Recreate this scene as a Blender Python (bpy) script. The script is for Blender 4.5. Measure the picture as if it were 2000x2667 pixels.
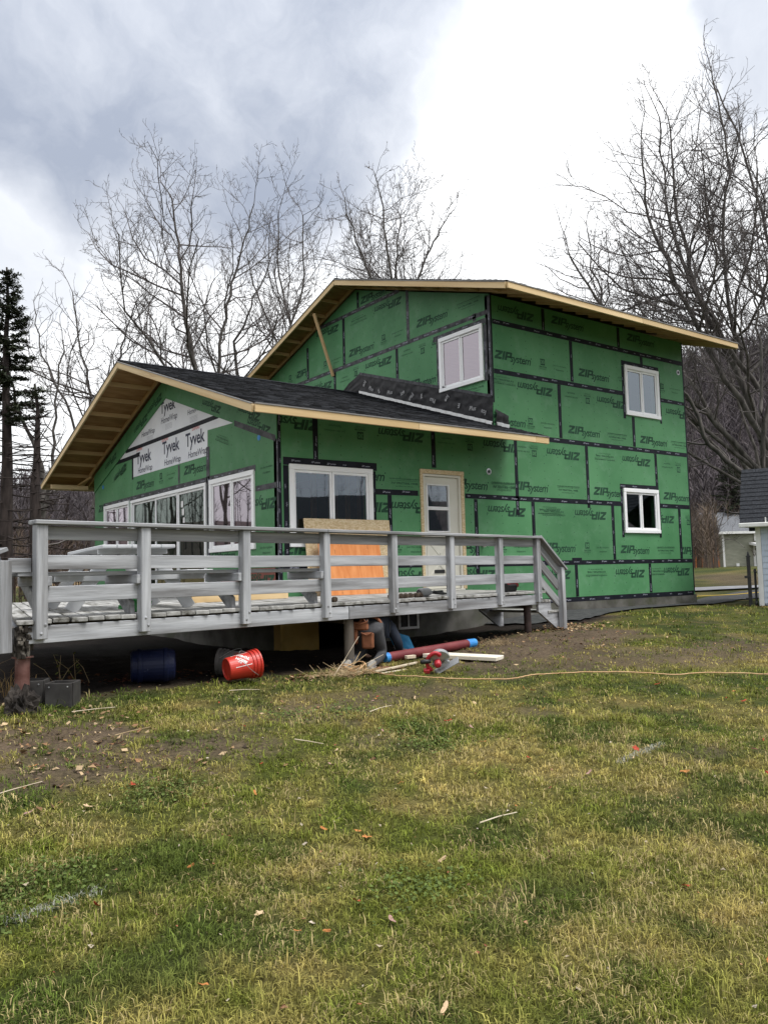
import bpy, bmesh, math, random
import numpy as np
from mathutils import Vector, Matrix, noise as mnoise
random.seed(7); rng = np.random.default_rng(7)
for o in list(bpy.data.objects): bpy.data.objects.remove(o, do_unlink=True)
SC = bpy.context.scene
COL = SC.collection
R = math.radians
# ------------------------------------------------------------------ camera
YAW, PITCH, ROLL = R(36.849), R(4.412), R(1.448)
fwd = Vector((math.sin(YAW)*math.cos(PITCH), math.cos(YAW)*math.cos(PITCH), math.sin(PITCH)))
rgt = Vector((math.cos(YAW), -math.sin(YAW), 0)); dwn = -(rgt.cross(fwd))
r2, d2 = rgt*math.cos(ROLL)+dwn*math.sin(ROLL), dwn*math.cos(ROLL)-rgt*math.sin(ROLL)
cam = bpy.data.objects.new('camera', bpy.data.cameras.new('camera')); COL.objects.link(cam)
mw = Matrix((( r2.x, -d2.x, -fwd.x, 0), (r2.y, -d2.y, -fwd.y, 0), (r2.z, -d2.z, -fwd.z, 1.5), (0, 0, 0, 1)))
cam.matrix_world = mw
cam.data.sensor_fit = 'HORIZONTAL'; cam.data.sensor_width = 36; cam.data.lens = 36*2150/2000
cam.data.clip_start = 0.05; cam.data.clip_end = 2000
SC.camera = cam
SC.render.resolution_x, SC.render.resolution_y = 767, 1024
SC.render.engine = 'CYCLES'
SC.view_settings.view_transform = 'Standard'; SC.view_settings.look = 'None'
SC.view_settings.gamma = 1; SC.view_settings.use_curve_mapping = False
SC.view_settings.exposure = 1.14
# horizontal camera axes, used to orient things that happen to face the lawn
HF = Vector((math.sin(YAW), math.cos(YAW), 0)); HR = Vector((math.cos(YAW), -math.sin(YAW), 0))
# ------------------------------------------------------------------ sky and sun
SUN_EL, SUN_AZ = R(62), R(150)          # azimuth measured from +Y towards +X
world = bpy.data.worlds.new('World'); SC.world = world; world.use_nodes = True
nt = world.node_tree; nt.nodes.clear()
def N(t, **k):
    n = nt.nodes.new(t)
    for a, b in k.items(): setattr(n, a, b)
    return n
out = N('ShaderNodeOutputWorld'); bg = N('ShaderNodeBackground')
sky = N('ShaderNodeTexSky', sky_type='NISHITA', sun_disc=False, sun_elevation=SUN_EL, sun_rotation=SUN_AZ)
tc = N('ShaderNodeTexCoord')
def noise_node(scale, detail, rough, vec):
    n = N('ShaderNodeTexNoise'); n.inputs['Scale'].default_value = scale
    n.inputs['Detail'].default_value = detail; n.inputs['Roughness'].default_value = rough
    nt.links.new(vec, n.inputs['Vector']); return n
warp = noise_node(3.2, 6, .52, tc.outputs['Generated'])
sub = N('ShaderNodeVectorMath', operation='SUBTRACT'); sub.inputs[1].default_value = (.5, .5, .5)
nt.links.new(warp.outputs['Color'], sub.inputs[0])
scl = N('ShaderNodeVectorMath', operation='SCALE'); scl.inputs['Scale'].default_value = .34
nt.links.new(sub.outputs[0], scl.inputs[0])
add = N('ShaderNodeVectorMath', operation='ADD')
nt.links.new(tc.outputs['Generated'], add.inputs[0]); nt.links.new(scl.outputs[0], add.inputs[1])
nrm = N('ShaderNodeVectorMath', operation='NORMALIZE'); nt.links.new(add.outputs[0], nrm.inputs[0])
# banks of heavier cloud drifting over the whole dome: direction, outer and inner angular radius, weight
BANKS = [((.22, .816, .535), 13, 4, .95), ((.326, .79, .515), 11, 5, 1.0), ((.415, .738, .532), 13, 5, 1.0), ((.485, .70, .525), 8, 3, .85), ((.50, .655, .565), 7, 2, .65),
         ((.326, .70, .63), 18, 8, .95), ((.42, .64, .64), 12, 5, .85), ((.42, .775, .475), 6, 2, .8), ((.28, .86, .435), 5, 1.5, .7), ((.20, .91, .365), 7, 2, .55),
         ((.765, .37, .55), 9, 5, .7), ((.08, .80, .60), 14, 6, .8), ((-.6, .3, .7), 30, 14, .9), ((-.4, -.7, .5), 28, 10, .8),
         ((.5, -.8, .45), 26, 10, .7), ((.9, -.2, .3), 20, 8, .6), ((0, 0, 1), 22, 8, .7)]
total = None
for d, ro, ri, w in BANKS:
    dv = Vector(d).normalized()
    dot = N('ShaderNodeVectorMath', operation='DOT_PRODUCT'); dot.inputs[1].default_value = dv
    nt.links.new(nrm.outputs[0], dot.inputs[0])
    mr = N('ShaderNodeMapRange', interpolation_type='SMOOTHSTEP')
    mr.inputs['From Min'].default_value = math.cos(R(ro)); mr.inputs['From Max'].default_value = math.cos(R(ri))
    mr.inputs['To Max'].default_value = w
    nt.links.new(dot.outputs['Value'], mr.inputs['Value'])
    if total is None: total = mr.outputs[0]
    else:
        mx = N('ShaderNodeMath', operation='MAXIMUM'); nt.links.new(total, mx.inputs[0]); nt.links.new(mr.outputs[0], mx.inputs[1]); total = mx.outputs[0]
fine = noise_node(5.0, 8, .6, add.outputs[0])
fm = N('ShaderNodeMapRange'); fm.inputs['From Min'].default_value = .3; fm.inputs['From Max'].default_value = .7
fm.inputs['To Min'].default_value = .70; fm.inputs['To Max'].default_value = 1.12
nt.links.new(fine.outputs['Fac'], fm.inputs['Value'])
ml = N('ShaderNodeMath', operation='MULTIPLY', use_clamp=True); nt.links.new(total, ml.inputs[0]); nt.links.new(fm.outputs[0], ml.inputs[1])
cmix = N('ShaderNodeMix', data_type='RGBA'); cmix.inputs['A'].default_value = (1.0, 1.01, 1.02, 1); cmix.inputs['B'].default_value = (.30, .335, .41, 1)
nt.links.new(ml.outputs[0], cmix.inputs['Factor'])
skm = N('ShaderNodeVectorMath', operation='SCALE'); skm.inputs['Scale'].default_value = .08
nt.links.new(sky.outputs[0], skm.inputs[0])
fin = N('ShaderNodeMix', data_type='RGBA'); fin.inputs['Factor'].default_value = .94
nt.links.new(skm.outputs[0], fin.inputs['A']); nt.links.new(cmix.outputs['Result'], fin.inputs['B'])
sep = N('ShaderNodeSeparateXYZ'); nt.links.new(tc.outputs['Generated'], sep.inputs[0])
cl_ = N('ShaderNodeClamp'); nt.links.new(sep.outputs['Z'], cl_.inputs['Value'])
lum = N('ShaderNodeMath', operation='MULTIPLY_ADD'); lum.inputs[1].default_value = .40; lum.inputs[2].default_value = .53; nt.links.new(cl_.outputs[0], lum.inputs[0])
ov = N('ShaderNodeVectorMath', operation='SCALE'); nt.links.new(fin.outputs['Result'], ov.inputs[0]); nt.links.new(lum.outputs[0], ov.inputs['Scale'])
nt.links.new(ov.outputs[0], bg.inputs['Color']); bg.inputs['Strength'].default_value = 1.0
nt.links.new(bg.outputs[0], out.inputs[0])
sun = bpy.data.objects.new('sun', bpy.data.lights.new('sun', 'SUN')); COL.objects.link(sun)
sun.data.energy = 1.5; sun.data.angle = R(26); sun.data.color = (1, .98, .945)
sd = Vector((math.sin(SUN_AZ)*math.cos(SUN_EL), math.cos(SUN_AZ)*math.cos(SUN_EL), math.sin(SUN_EL)))
sun.rotation_euler = sd.to_track_quat('Z', 'Y').to_euler()

# ------------------------------------------------------------------ helpers
Z = Vector((0, 0, 1))
def V(*a): return Vector(a)
def link(o, parent=None):
    COL.objects.link(o)
    if parent is not None: o.parent = parent
    return o
def tag(o, label=None, cat=None, group=None, kind=None):
    if label: o['label'] = label
    if cat: o['category'] = cat
    if group: o['group'] = group
    if kind: o['kind'] = kind
    return o
def thing(name, label, cat, loc=(0, 0, 0), group=None):
    o = bpy.data.objects.new(name, None); o.empty_display_size = .1; link(o); o.location = loc
    return tag(o, label, cat, group)
class MB:
    """collects verts and faces of one mesh"""
    def __init__(s): s.v = []; s.f = []
    def add(s, vs, fs):
        b = len(s.v); s.v += [tuple(v) for v in vs]; s.f += [tuple(i+b for i in f) for f in fs]; return s
    def obox(s, c, ax, ay, az, sx, sy, sz, ch=0):
        """oriented box, centre c, half sizes; ch chamfers the edges"""
        c = Vector(c)
        if ch <= 0:
            vs = [c+ax*(i*sx)+ay*(j*sy)+az*(k*sz) for k in (-1, 1) for j in (-1, 1) for i in (-1, 1)]
            return s.add(vs, [(0, 2, 3, 1), (4, 5, 7, 6), (0, 1, 5, 4), (2, 6, 7, 3), (0, 4, 6, 2), (1, 3, 7, 5)])
        vs = []; idx = {}
        for i in (-1, 1):
            for j in (-1, 1):
                for k in (-1, 1):
                    for m in range(3):
                        h = [sx, sy, sz]
                        h = [h[q]-(0 if q == m else ch) for q in range(3)]
                        idx[(i, j, k, m)] = len(vs); vs.append(c+ax*(i*h[0])+ay*(j*h[1])+az*(k*h[2]))
        fs = []
        for e in (-1, 1):
            fs.append([idx[(e, j, k, 0)] for j, k in ((-1, -1), (1, -1), (1, 1), (-1, 1))])
            fs.append([idx[(i, e, k, 1)] for i, k in ((-1, -1), (1, -1), (1, 1), (-1, 1))])
            fs.append([idx[(i, j, e, 2)] for i, j in ((-1, -1), (1, -1), (1, 1), (-1, 1))])
        for a in (-1, 1):
            for b in (-1, 1):
                fs.append([idx[(-1, a, b, 1)], idx[(1, a, b, 1)], idx[(1, a, b, 2)], idx[(-1, a, b, 2)]])
                fs.append([idx[(a, -1, b, 0)], idx[(a, 1, b, 0)], idx[(a, 1, b, 2)], idx[(a, -1, b, 2)]])
                fs.append([idx[(a, b, -1, 0)], idx[(a, b, 1, 0)], idx[(a, b, 1, 1)], idx[(a, b, -1, 1)]])
                for k in (-1, 1): fs.append([idx[(a, b, k, m)] for m in range(3)])
        return s.add(vs, fs)
    def box(s, x0, x1, y0, y1, z0, z1, ch=0):
        return s.obox(((x0+x1)/2, (y0+y1)/2, (z0+z1)/2), V(1, 0, 0), V(0, 1, 0), Z, abs(x1-x0)/2, abs(y1-y0)/2, abs(z1-z0)/2, ch)
    def bar(s, p0, p1, w, t, up=Z, ch=0):
        """board from p0 to p1; w across (sideways), t along up"""
        p0, p1 = Vector(p0), Vector(p1); d = p1-p0; L = d.length; d.normalize()
        side = d.cross(Vector(up)); side.normalize(); u = side.cross(d)
        return s.obox((p0+p1)/2, d, side, u, L/2, w/2, t/2, ch)
    def tube(s, pts, rad, n=8, cap=True):
        pts = [Vector(p) for p in pts]; k = len(pts)
        rad = rad if hasattr(rad, '__len__') else [rad]*k
        vs = []
        ref = None
        for i, p in enumerate(pts):
            d = (pts[min(i+1, k-1)]-pts[max(i-1, 0)]).normalized()
            if ref is None: ref = d.orthogonal().normalized()
            a = (ref-d*ref.dot(d)).normalized(); ref = a; b = d.cross(a)
            for j in range(n):
                t = 2*math.pi*j/n; vs.append(p+(a*math.cos(t)+b*math.sin(t))*rad[i])
        fs = [(i*n+j, i*n+(j+1) % n, (i+1)*n+(j+1) % n, (i+1)*n+j) for i in range(k-1) for j in range(n)]
        if cap: fs += [tuple(range(n-1, -1, -1)), tuple(range((k-1)*n, k*n))]
        return s.add(vs, fs)
    def lathe(s, c, ax, prof, n=20, close=True):
        """prof: (distance along ax, radius)"""
        ax = Vector(ax).normalized(); c = Vector(c)
        return s.tube2(c, ax, prof, n, close)
    def tube2(s, c, ax, prof, n, close):
        a = ax.orthogonal().normalized(); b = ax.cross(a); vs = []
        for h, r in prof:
            for j in range(n):
                t = 2*math.pi*j/n; vs.append(c+ax*h+(a*math.cos(t)+b*math.sin(t))*r)
        k = len(prof)
        fs = [(i*n+j, i*n+(j+1) % n, (i+1)*n+(j+1) % n, (i+1)*n+j) for i in range(k-1) for j in range(n)]
        if close: fs += [tuple(range(n-1, -1, -1)), tuple(range((k-1)*n, k*n))]
        return s.add(vs, fs)
    def prism(s, poly, ext):
        """poly: 3D points in a plane, extruded by vector ext"""
        n = len(poly); ext = Vector(ext)
        vs = [Vector(p) for p in poly]+[Vector(p)+ext for p in poly]
        fs = [tuple(range(n-1, -1, -1)), tuple(range(n, 2*n))]+[(i, (i+1) % n, n+(i+1) % n, n+i) for i in range(n)]
        return s.add(vs, fs)
    def build(s, name, mat, parent=None, smooth=False, recalc=True, rel=True):
        me = bpy.data.meshes.new(name); me.from_pydata(s.v, [], s.f)
        if recalc:
            bm = bmesh.new(); bm.from_mesh(me); bmesh.ops.recalc_face_normals(bm, faces=bm.faces); bm.to_mesh(me); bm.free()
        if mat is not None: me.materials.append(mat)
        if smooth: me.polygons.foreach_set('use_smooth', [True]*len(me.polygons))
        o = bpy.data.objects.new(name, me); link(o, parent)
        if parent is not None and rel: o.matrix_parent_inverse = world_mat(parent).inverted()
        return o
def world_mat(o):
    if o is None: return Matrix.Identity(4)
    return world_mat(o.parent) @ o.matrix_parent_inverse @ o.matrix_basis
def board(name, p0, p1, w, t, mat, parent, up=Z, ch=.004):
    """a single board as its own object with local x along its length, so that grain follows it"""
    p0, p1 = Vector(p0), Vector(p1); d = p1-p0; L = d.length; d.normalize()
    side = d.cross(Vector(up)).normalized(); u = side.cross(d)
    m = MB().obox((0, 0, 0), V(1, 0, 0), V(0, 1, 0), Z, L/2, w/2, t/2, ch)
    o = m.build(name, mat, None, recalc=True)
    c = (p0+p1)/2
    mat4 = Matrix(((d.x, side.x, u.x, c.x), (d.y, side.y, u.y, c.y), (d.z, side.z, u.z, c.z), (0, 0, 0, 1)))
    if parent is not None:
        o.parent = parent; o.matrix_parent_inverse = world_mat(parent).inverted(); o.matrix_basis = mat4
    else: o.matrix_basis = mat4
    return o

# ------------------------------------------------------------------ materials
def pmat(name, c1, c2=None, scale=4, rough=.7, bump=0, bscale=None, detail=5, stretch=(1, 1, 1), spec=.3, coord='Object', rand=0, lo=.35, hi=.65, c3=None, s3=1, t3=(.55, .65), metal=0, coat=0):
    """principled with noise between c1 and c2, optional worn patches of c3 and per-object value shift"""
    m = bpy.data.materials.new(name); m.use_nodes = True; t = m.node_tree; b = t.nodes['Principled BSDF']
    b.inputs['Roughness'].default_value = rough; b.inputs['Specular IOR Level'].default_value = spec
    b.inputs['Metallic'].default_value = metal
    if coat: b.inputs['Coat Weight'].default_value = coat
    c2 = c2 or c1
    tcn = t.nodes.new('ShaderNodeTexCoord'); mp = t.nodes.new('ShaderNodeMapping'); mp.inputs['Scale'].default_value = stretch
    oi = t.nodes.new('ShaderNodeObjectInfo')
    sc = t.nodes.new('ShaderNodeVectorMath'); sc.operation = 'SCALE'; sc.inputs[0].default_value = (37, 17, 29)
    t.links.new(oi.outputs['Random'], sc.inputs['Scale']); t.links.new(sc.outputs[0], mp.inputs['Location'])
    t.links.new(tcn.outputs[coord], mp.inputs['Vector'])
    nz = t.nodes.new('ShaderNodeTexNoise'); nz.inputs['Scale'].default_value = scale; nz.inputs['Detail'].default_value = detail
    t.links.new(mp.outputs[0], nz.inputs['Vector'])
    mr = t.nodes.new('ShaderNodeMapRange'); mr.inputs['From Min'].default_value = lo; mr.inputs['From Max'].default_value = hi
    t.links.new(nz.outputs['Fac'], mr.inputs['Value'])
    mx = t.nodes.new('ShaderNodeMix'); mx.data_type = 'RGBA'; mx.inputs['A'].default_value = (*c1, 1); mx.inputs['B'].default_value = (*c2, 1)
    t.links.new(mr.outputs[0], mx.inputs['Factor']); col = mx.outputs['Result']
    if c3:
        n3 = t.nodes.new('ShaderNodeTexNoise'); n3.inputs['Scale'].default_value = s3; n3.inputs['Detail'].default_value = 8; n3.inputs['Roughness'].default_value = .65
        t.links.new(mp.outputs[0], n3.inputs['Vector'])
        m3 = t.nodes.new('ShaderNodeMapRange'); m3.inputs['From Min'].default_value, m3.inputs['From Max'].default_value = t3
        t.links.new(n3.outputs['Fac'], m3.inputs['Value'])
        x3 = t.nodes.new('ShaderNodeMix'); x3.data_type = 'RGBA'; x3.inputs['B'].default_value = (*c3, 1)
        t.links.new(m3.outputs[0], x3.inputs['Factor']); t.links.new(col, x3.inputs['A']); col = x3.outputs['Result']
    if rand:
        hs = t.nodes.new('ShaderNodeHueSaturation'); r_ = t.nodes.new('ShaderNodeMapRange')
        r_.inputs['To Min'].default_value = 1-rand; r_.inputs['To Max'].default_value = 1+rand
        t.links.new(oi.outputs['Random'], r_.inputs['Value']); t.links.new(r_.outputs[0], hs.inputs['Value']); t.links.new(col, hs.inputs['Color']); col = hs.outputs['Color']
    t.links.new(col, b.inputs['Base Color'])
    if bump:
        bn = t.nodes.new('ShaderNodeTexNoise'); bn.inputs['Scale'].default_value = bscale or scale*4; bn.inputs['Detail'].default_value = 6
        t.links.new(mp.outputs[0], bn.inputs['Vector'])
        bp = t.nodes.new('ShaderNodeBump'); bp.inputs['Strength'].default_value = bump; bp.inputs['Distance'].default_value = .01
        t.links.new(bn.outputs['Fac'], bp.inputs['Height']); t.links.new(bp.outputs[0], b.inputs['Normal'])
    return m
def attr_mat(name, attr='tint', rough=.85, spec=.15, transl=0, noise_amt=.25, nscale=30, bump=0):
    """principled that takes its base colour from a colour attribute, modulated by noise"""
    m = bpy.data.materials.new(name); m.use_nodes = True; t = m.node_tree; b = t.nodes['Principled BSDF']
    b.inputs['Roughness'].default_value = rough; b.inputs['Specular IOR Level'].default_value = spec
    a = t.nodes.new('ShaderNodeAttribute'); a.attribute_name = attr
    tcn = t.nodes.new('ShaderNodeTexCoord'); nz = t.nodes.new('ShaderNodeTexNoise'); nz.inputs['Scale'].default_value = nscale; nz.inputs['Detail'].default_value = 8; nz.inputs['Roughness'].default_value = .7
    t.links.new(tcn.outputs['Object'], nz.inputs['Vector'])
    mr = t.nodes.new('ShaderNodeMapRange'); mr.inputs['From Min'].default_value = .3; mr.inputs['From Max'].default_value = .7
    mr.inputs['To Min'].default_value = 1-noise_amt; mr.inputs['To Max'].default_value = 1+noise_amt
    t.links.new(nz.outputs['Fac'], mr.inputs['Value'])
    sc = t.nodes.new('ShaderNodeVectorMath'); sc.operation = 'SCALE'
    t.links.new(a.outputs['Color'], sc.inputs[0]); t.links.new(mr.outputs[0], sc.inputs['Scale']); t.links.new(sc.outputs[0], b.inputs['Base Color'])
    if bump:
        bp = t.nodes.new('ShaderNodeBump'); bp.inputs['Strength'].default_value = bump; bp.inputs['Distance'].default_value = .03
        t.links.new(nz.outputs['Fac'], bp.inputs['Height']); t.links.new(bp.outputs[0], b.inputs['Normal'])
    if transl:
        tr = t.nodes.new('ShaderNodeBsdfTranslucent'); ms = t.nodes.new('ShaderNodeMixShader'); ms.inputs[0].default_value = transl
        t.links.new(sc.outputs[0], tr.inputs['Color']); t.links.new(b.outputs[0], ms.inputs[1]); t.links.new(tr.outputs[0], ms.inputs[2])
        t.links.new(ms.outputs[0], t.nodes['Material Output'].inputs['Surface'])
    return m
def glass_mat(name, tint, refl, gloss=(.85, .80, .88)):
    m = bpy.data.materials.new(name); m.use_nodes = True; t = m.node_tree; t.nodes.clear()
    o = t.nodes.new('ShaderNodeOutputMaterial'); tr = t.nodes.new('ShaderNodeBsdfTransparent'); tr.inputs[0].default_value = (*tint, 1)
    gl = t.nodes.new('ShaderNodeBsdfGlossy'); gl.inputs['Color'].default_value = (*gloss, 1); gl.inputs['Roughness'].default_value = .015
    tcn = t.nodes.new('ShaderNodeTexCoord'); nz = t.nodes.new('ShaderNodeTexNoise'); nz.inputs['Scale'].default_value = 1.3; nz.inputs['Detail'].default_value = 1
    t.links.new(tcn.outputs['Object'], nz.inputs['Vector'])
    bp = t.nodes.new('ShaderNodeBump'); bp.inputs['Strength'].default_value = .05; bp.inputs['Distance'].default_value = .02
    t.links.new(nz.outputs['Fac'], bp.inputs['Height']); t.links.new(bp.outputs[0], gl.inputs['Normal'])
    ge = t.nodes.new('ShaderNodeNewGeometry'); dt = t.nodes.new('ShaderNodeVectorMath'); dt.operation = 'DOT_PRODUCT'
    t.links.new(ge.outputs['Normal'], dt.inputs[0]); t.links.new(ge.outputs['Incoming'], dt.inputs[1])
    def mth(op, a, b, c=None):
        n = t.nodes.new('ShaderNodeMath'); n.operation = op; n.use_clamp = True
        for i, v in enumerate((a, b, c)):
            if v is None: continue
            if isinstance(v, float): n.inputs[i].default_value = v
            else: t.links.new(v, n.inputs[i])
        return n.outputs[0]
    ab = mth('ABSOLUTE', dt.outputs['Value'], None); sch = mth('POWER', mth('SUBTRACT', 1.0, ab), 5.0)
    ma = t.nodes.new('ShaderNodeMath'); ma.operation = 'MULTIPLY_ADD'; ma.inputs[1].default_value = 1.4; ma.inputs[2].default_value = refl+.05; ma.use_clamp = True
    t.links.new(sch, ma.inputs[0])
    mx = t.nodes.new('ShaderNodeMixShader'); t.links.new(ma.outputs[0], mx.inputs[0]); t.links.new(tr.outputs[0], mx.inputs[1]); t.links.new(gl.outputs[0], mx.inputs[2])
    t.links.new(mx.outputs[0], o.inputs[0]); return m

M = {}
M['panel'] = pmat('green_sheathing', (.058, .190, .078), (.096, .262, .118), 1.1, .6, .04, 200, spec=.28, rand=.09, coord='Object', lo=.3, hi=.7, c3=(.125, .270, .150), s3=3.5, t3=(.52, .80))
def add_nails(m, du=.203, dz=.152, r=.011, col=(.02, .07, .035)):
    """rows of sunk nail heads: small dark dots on a stud grid, in wall coordinates"""
    t = m.node_tree; b = t.nodes['Principled BSDF']; src = b.inputs['Base Color'].links[0].from_socket
    tcn = t.nodes.new('ShaderNodeTexCoord'); sp = t.nodes.new('ShaderNodeSeparateXYZ'); t.links.new(tcn.outputs['Object'], sp.inputs[0])
    def mth(op, a, bb=None):
        n = t.nodes.new('ShaderNodeMath'); n.operation = op
        for i, v in enumerate((a, bb)):
            if v is None: continue
            if isinstance(v, (int, float)): n.inputs[i].default_value = v
            else: t.links.new(v, n.inputs[i])
        return n.outputs[0]
    u = mth('ADD', sp.outputs[0], sp.outputs[1]); nz = t.nodes.new('ShaderNodeTexNoise'); nz.inputs['Scale'].default_value = 3; t.links.new(tcn.outputs['Object'], nz.inputs['Vector'])
    j = mth('MULTIPLY', mth('SUBTRACT', nz.outputs['Fac'], .5), .05)
    du_ = mth('PINGPONG', mth('ADD', u, j), .406/2); dz_ = mth('PINGPONG', mth('ADD', sp.outputs[2], j), dz/2)
    d = mth('SQRT', mth('ADD', mth('MULTIPLY', du_, du_), mth('MULTIPLY', dz_, dz_)))
    f = mth('MULTIPLY', mth('LESS_THAN', d, r), .75)
    x = t.nodes.new('ShaderNodeMix'); x.data_type = 'RGBA'; x.inputs['B'].default_value = (*col, 1); t.links.new(f, x.inputs['Factor']); t.links.new(src, x.inputs['A']); t.links.new(x.outputs['Result'], b.inputs['Base Color'])
add_nails(M['panel'])
M['panel_red'] = pmat('brown_red_sheathing', (.17, .052, .040), (.21, .07, .05), 1.5, .65, .03, 260)
M['ink'] = pmat('print_dark_green', (.010, .042, .022), (.020, .075, .040), 9, .7)
M['tape'] = pmat('black_seam_tape', (.006, .007, .011), (.013, .014, .022), 6, .6, .15, 40, spec=.18)
M['tape_grey'] = pmat('grey_seam_tape', (.030, .031, .036), (.085, .085, .092), 9, .55, .2, 40, spec=.2)
M['tape_ink'] = pmat('tape_print', (.22, .23, .29), (.42, .43, .50), 20, .6)
M['vinyl'] = pmat('white_vinyl', (.84, .85, .86), (.88, .88, .88), 3, .35, spec=.4)
M['lumber'] = pmat('new_lumber', (.54, .38, .19), (.72, .55, .32), 3, .65, .1, 30, stretch=(.12, 2, 2), rand=.08, c3=(.36, .19, .07), s3=2.2, t3=(.68, .76))
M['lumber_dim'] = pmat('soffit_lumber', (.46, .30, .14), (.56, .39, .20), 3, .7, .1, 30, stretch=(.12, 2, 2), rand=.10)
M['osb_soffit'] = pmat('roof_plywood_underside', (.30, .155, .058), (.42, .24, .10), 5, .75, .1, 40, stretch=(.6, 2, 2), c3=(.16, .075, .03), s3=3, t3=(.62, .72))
M['shingle'] = pmat('charcoal_shingles', (.012, .013, .016), (.036, .039, .047), 26, .9, .5, 120, spec=.2, c3=(.055, .06, .07), s3=60, t3=(.58, .7))
M['drip'] = pmat('grey_drip_edge', (.16, .155, .15), (.22, .21, .20), 5, .5)
M['wrap'] = pmat('white_house_wrap', (.70, .71, .75), (.78, .79, .82), 2, .5, .35, 7, spec=.3)
M['wrap_ink'] = pmat('wrap_print_navy', (.025, .028, .055), (.04, .042, .075), 10, .6)
M['wrap_red'] = pmat('wrap_print_red', (.55, .08, .07), (.62, .12, .10), 10, .6)
M['wrap_grey'] = pmat('wrap_print_grey', (.36, .36, .40), None, 10, .6)
M['membrane'] = pmat('black_roof_membrane', (.008, .008, .010), (.022, .021, .023), 5, .5, .8, 6, spec=.25)
M['membrane_ink'] = pmat('membrane_print', (.22, .22, .23), (.36, .36, .36), 10, .6)
M['deck'] = pmat('grey_painted_timber', (.26, .268, .285), (.49, .50, .52), 7, .75, .25, 30, stretch=(.16, 2.4, 2.4), lo=.28, hi=.70, detail=9, rand=.07, c3=(.12, .115, .112), s3=2.6, t3=(.45, .70))
M['deck_shaded'] = pmat('grey_timber_shaded', (.17, .173, .18), (.38, .385, .395), 7, .75, .25, 30, stretch=(.16, 3, 3), lo=.28, hi=.7, detail=9, rand=.09, c3=(.10, .097, .095), s3=2.6, t3=(.48, .70))  # darker copy of the deck paint, shade under the cap put into colour
M['deck_board'] = pmat('peeling_deck_board', (.26, .255, .24), (.42, .415, .40), 6, .8, .25, 30, stretch=(.25, 2, 2), rand=.14, c3=(.070, .065, .050), s3=4.0, t3=(.50, .66))
M['rotten'] = pmat('rotten_wood', (.02, .016, .012), (.30, .27, .23), 16, .95, 1.0, 30, lo=.48, hi=.72)
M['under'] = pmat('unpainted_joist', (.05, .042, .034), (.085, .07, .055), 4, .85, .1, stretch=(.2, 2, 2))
M['concrete'] = pmat('weathered_concrete', (.075, .072, .062), (.17, .163, .145), 2.2, .9, .2, 30, c3=(.055, .060, .035), s3=1.4, t3=(.46, .66))
M['ochre'] = pmat('ochre_concrete', (.32, .20, .045), (.44, .30, .09), 2.2, .85, .2, 26, c3=(.16, .15, .03), s3=1.4, t3=(.52, .72))  # ochre tone over the whole pier, olive in noise patches
M['rust'] = pmat('rusty_steel', (.085, .032, .024), (.19, .10, .085), 7, .8, .3, 40, c3=(.30, .22, .20), s3=8, t3=(.60, .70))
M['dark_steel'] = pmat('dark_brown_steel', (.028, .018, .016), (.055, .036, .032), 6, .6)
M['post_wood'] = pmat('grey_round_post', (.085, .073, .06), (.14, .12, .10), 5, .85, .2, stretch=(2, 2, .3))
M['asphalt'] = pmat('old_asphalt', (.032, .033, .035), (.060, .060, .060), 9, .9, .4, 90, c3=(.10, .095, .08), s3=3, t3=(.6, .75))
M['road'] = pmat('pale_road', (.20, .20, .21), (.27, .27, .28), 3, .9)
M['door'] = pmat('cream_door', (.60, .58, .50), (.66, .64, .56), 2, .5)
M['osb'] = pmat('pale_osb', (.50, .37, .20), (.68, .56, .37), 22, .8, .3, 60, stretch=(1, 1, 2.5), c3=(.36, .23, .10), s3=16, t3=(.60, .68))
M['ply'] = pmat('orange_plywood', (.58, .20, .058), (.68, .28, .10), 3.2, .7, .05, stretch=(5, 5, .35), c3=(.30, .10, .03), s3=4.5, t3=(.62, .69))
M['glass'] = glass_mat('window_glass_lilac', (.34, .33, .34), .32, (.72, .65, .71))
M['glass_clear'] = glass_mat('window_glass', (.62, .64, .64), .16, (.66, .74, .82))
M['glass_green'] = glass_mat('door_glass_greenish', (.40, .46, .42), .08, (.58, .66, .61))
M['interior'] = pmat('raw_interior', (.09, .075, .055), (.14, .115, .085), 2, .9)
M['white'] = pmat('white_paint', (.72, .72, .70), (.80, .80, .79), 5, .55)
M['black'] = pmat('black_plastic', (.012, .012, .013), (.02, .02, .022), 8, .45, spec=.4)
M['red_tool'] = pmat('red_tool_plastic', (.38, .020, .030), (.46, .03, .04), 6, .4, spec=.4)
M['metal'] = pmat('worn_aluminium', (.38, .39, .40), (.52, .53, .54), 8, .38, metal=.7)
M['bucket'] = pmat('orange_red_plastic', (.46, .026, .018), (.54, .042, .024), 4, .42, spec=.45, c3=(.20, .03, .02), s3=9, t3=(.56, .70))
M['bucket_grey'] = pmat('dirty_bucket', (.10, .095, .09), (.17, .16, .155), 7, .7, c3=(.38, .05, .03), s3=2.2, t3=(.50, .56))
M['blue_drum'] = pmat('navy_plastic', (.003, .006, .030), (.006, .011, .045), 5, .5, c3=(.15, .17, .24), s3=12, t3=(.66, .72))
M['box_metal'] = pmat('dull_grey_planter', (.024, .022, .021), (.055, .052, .049), 6, .7, .1, c3=(.08, .07, .06), s3=4, t3=(.55, .7))
M['pipe_red'] = pmat('maroon_column_paint', (.12, .020, .024), (.18, .036, .038), 5, .6, c3=(.14, .06, .05), s3=5, t3=(.6, .72))
M['blue_cap'] = pmat('blue_plastic', (.04, .22, .55), (.05, .28, .66), 6, .5)
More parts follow.
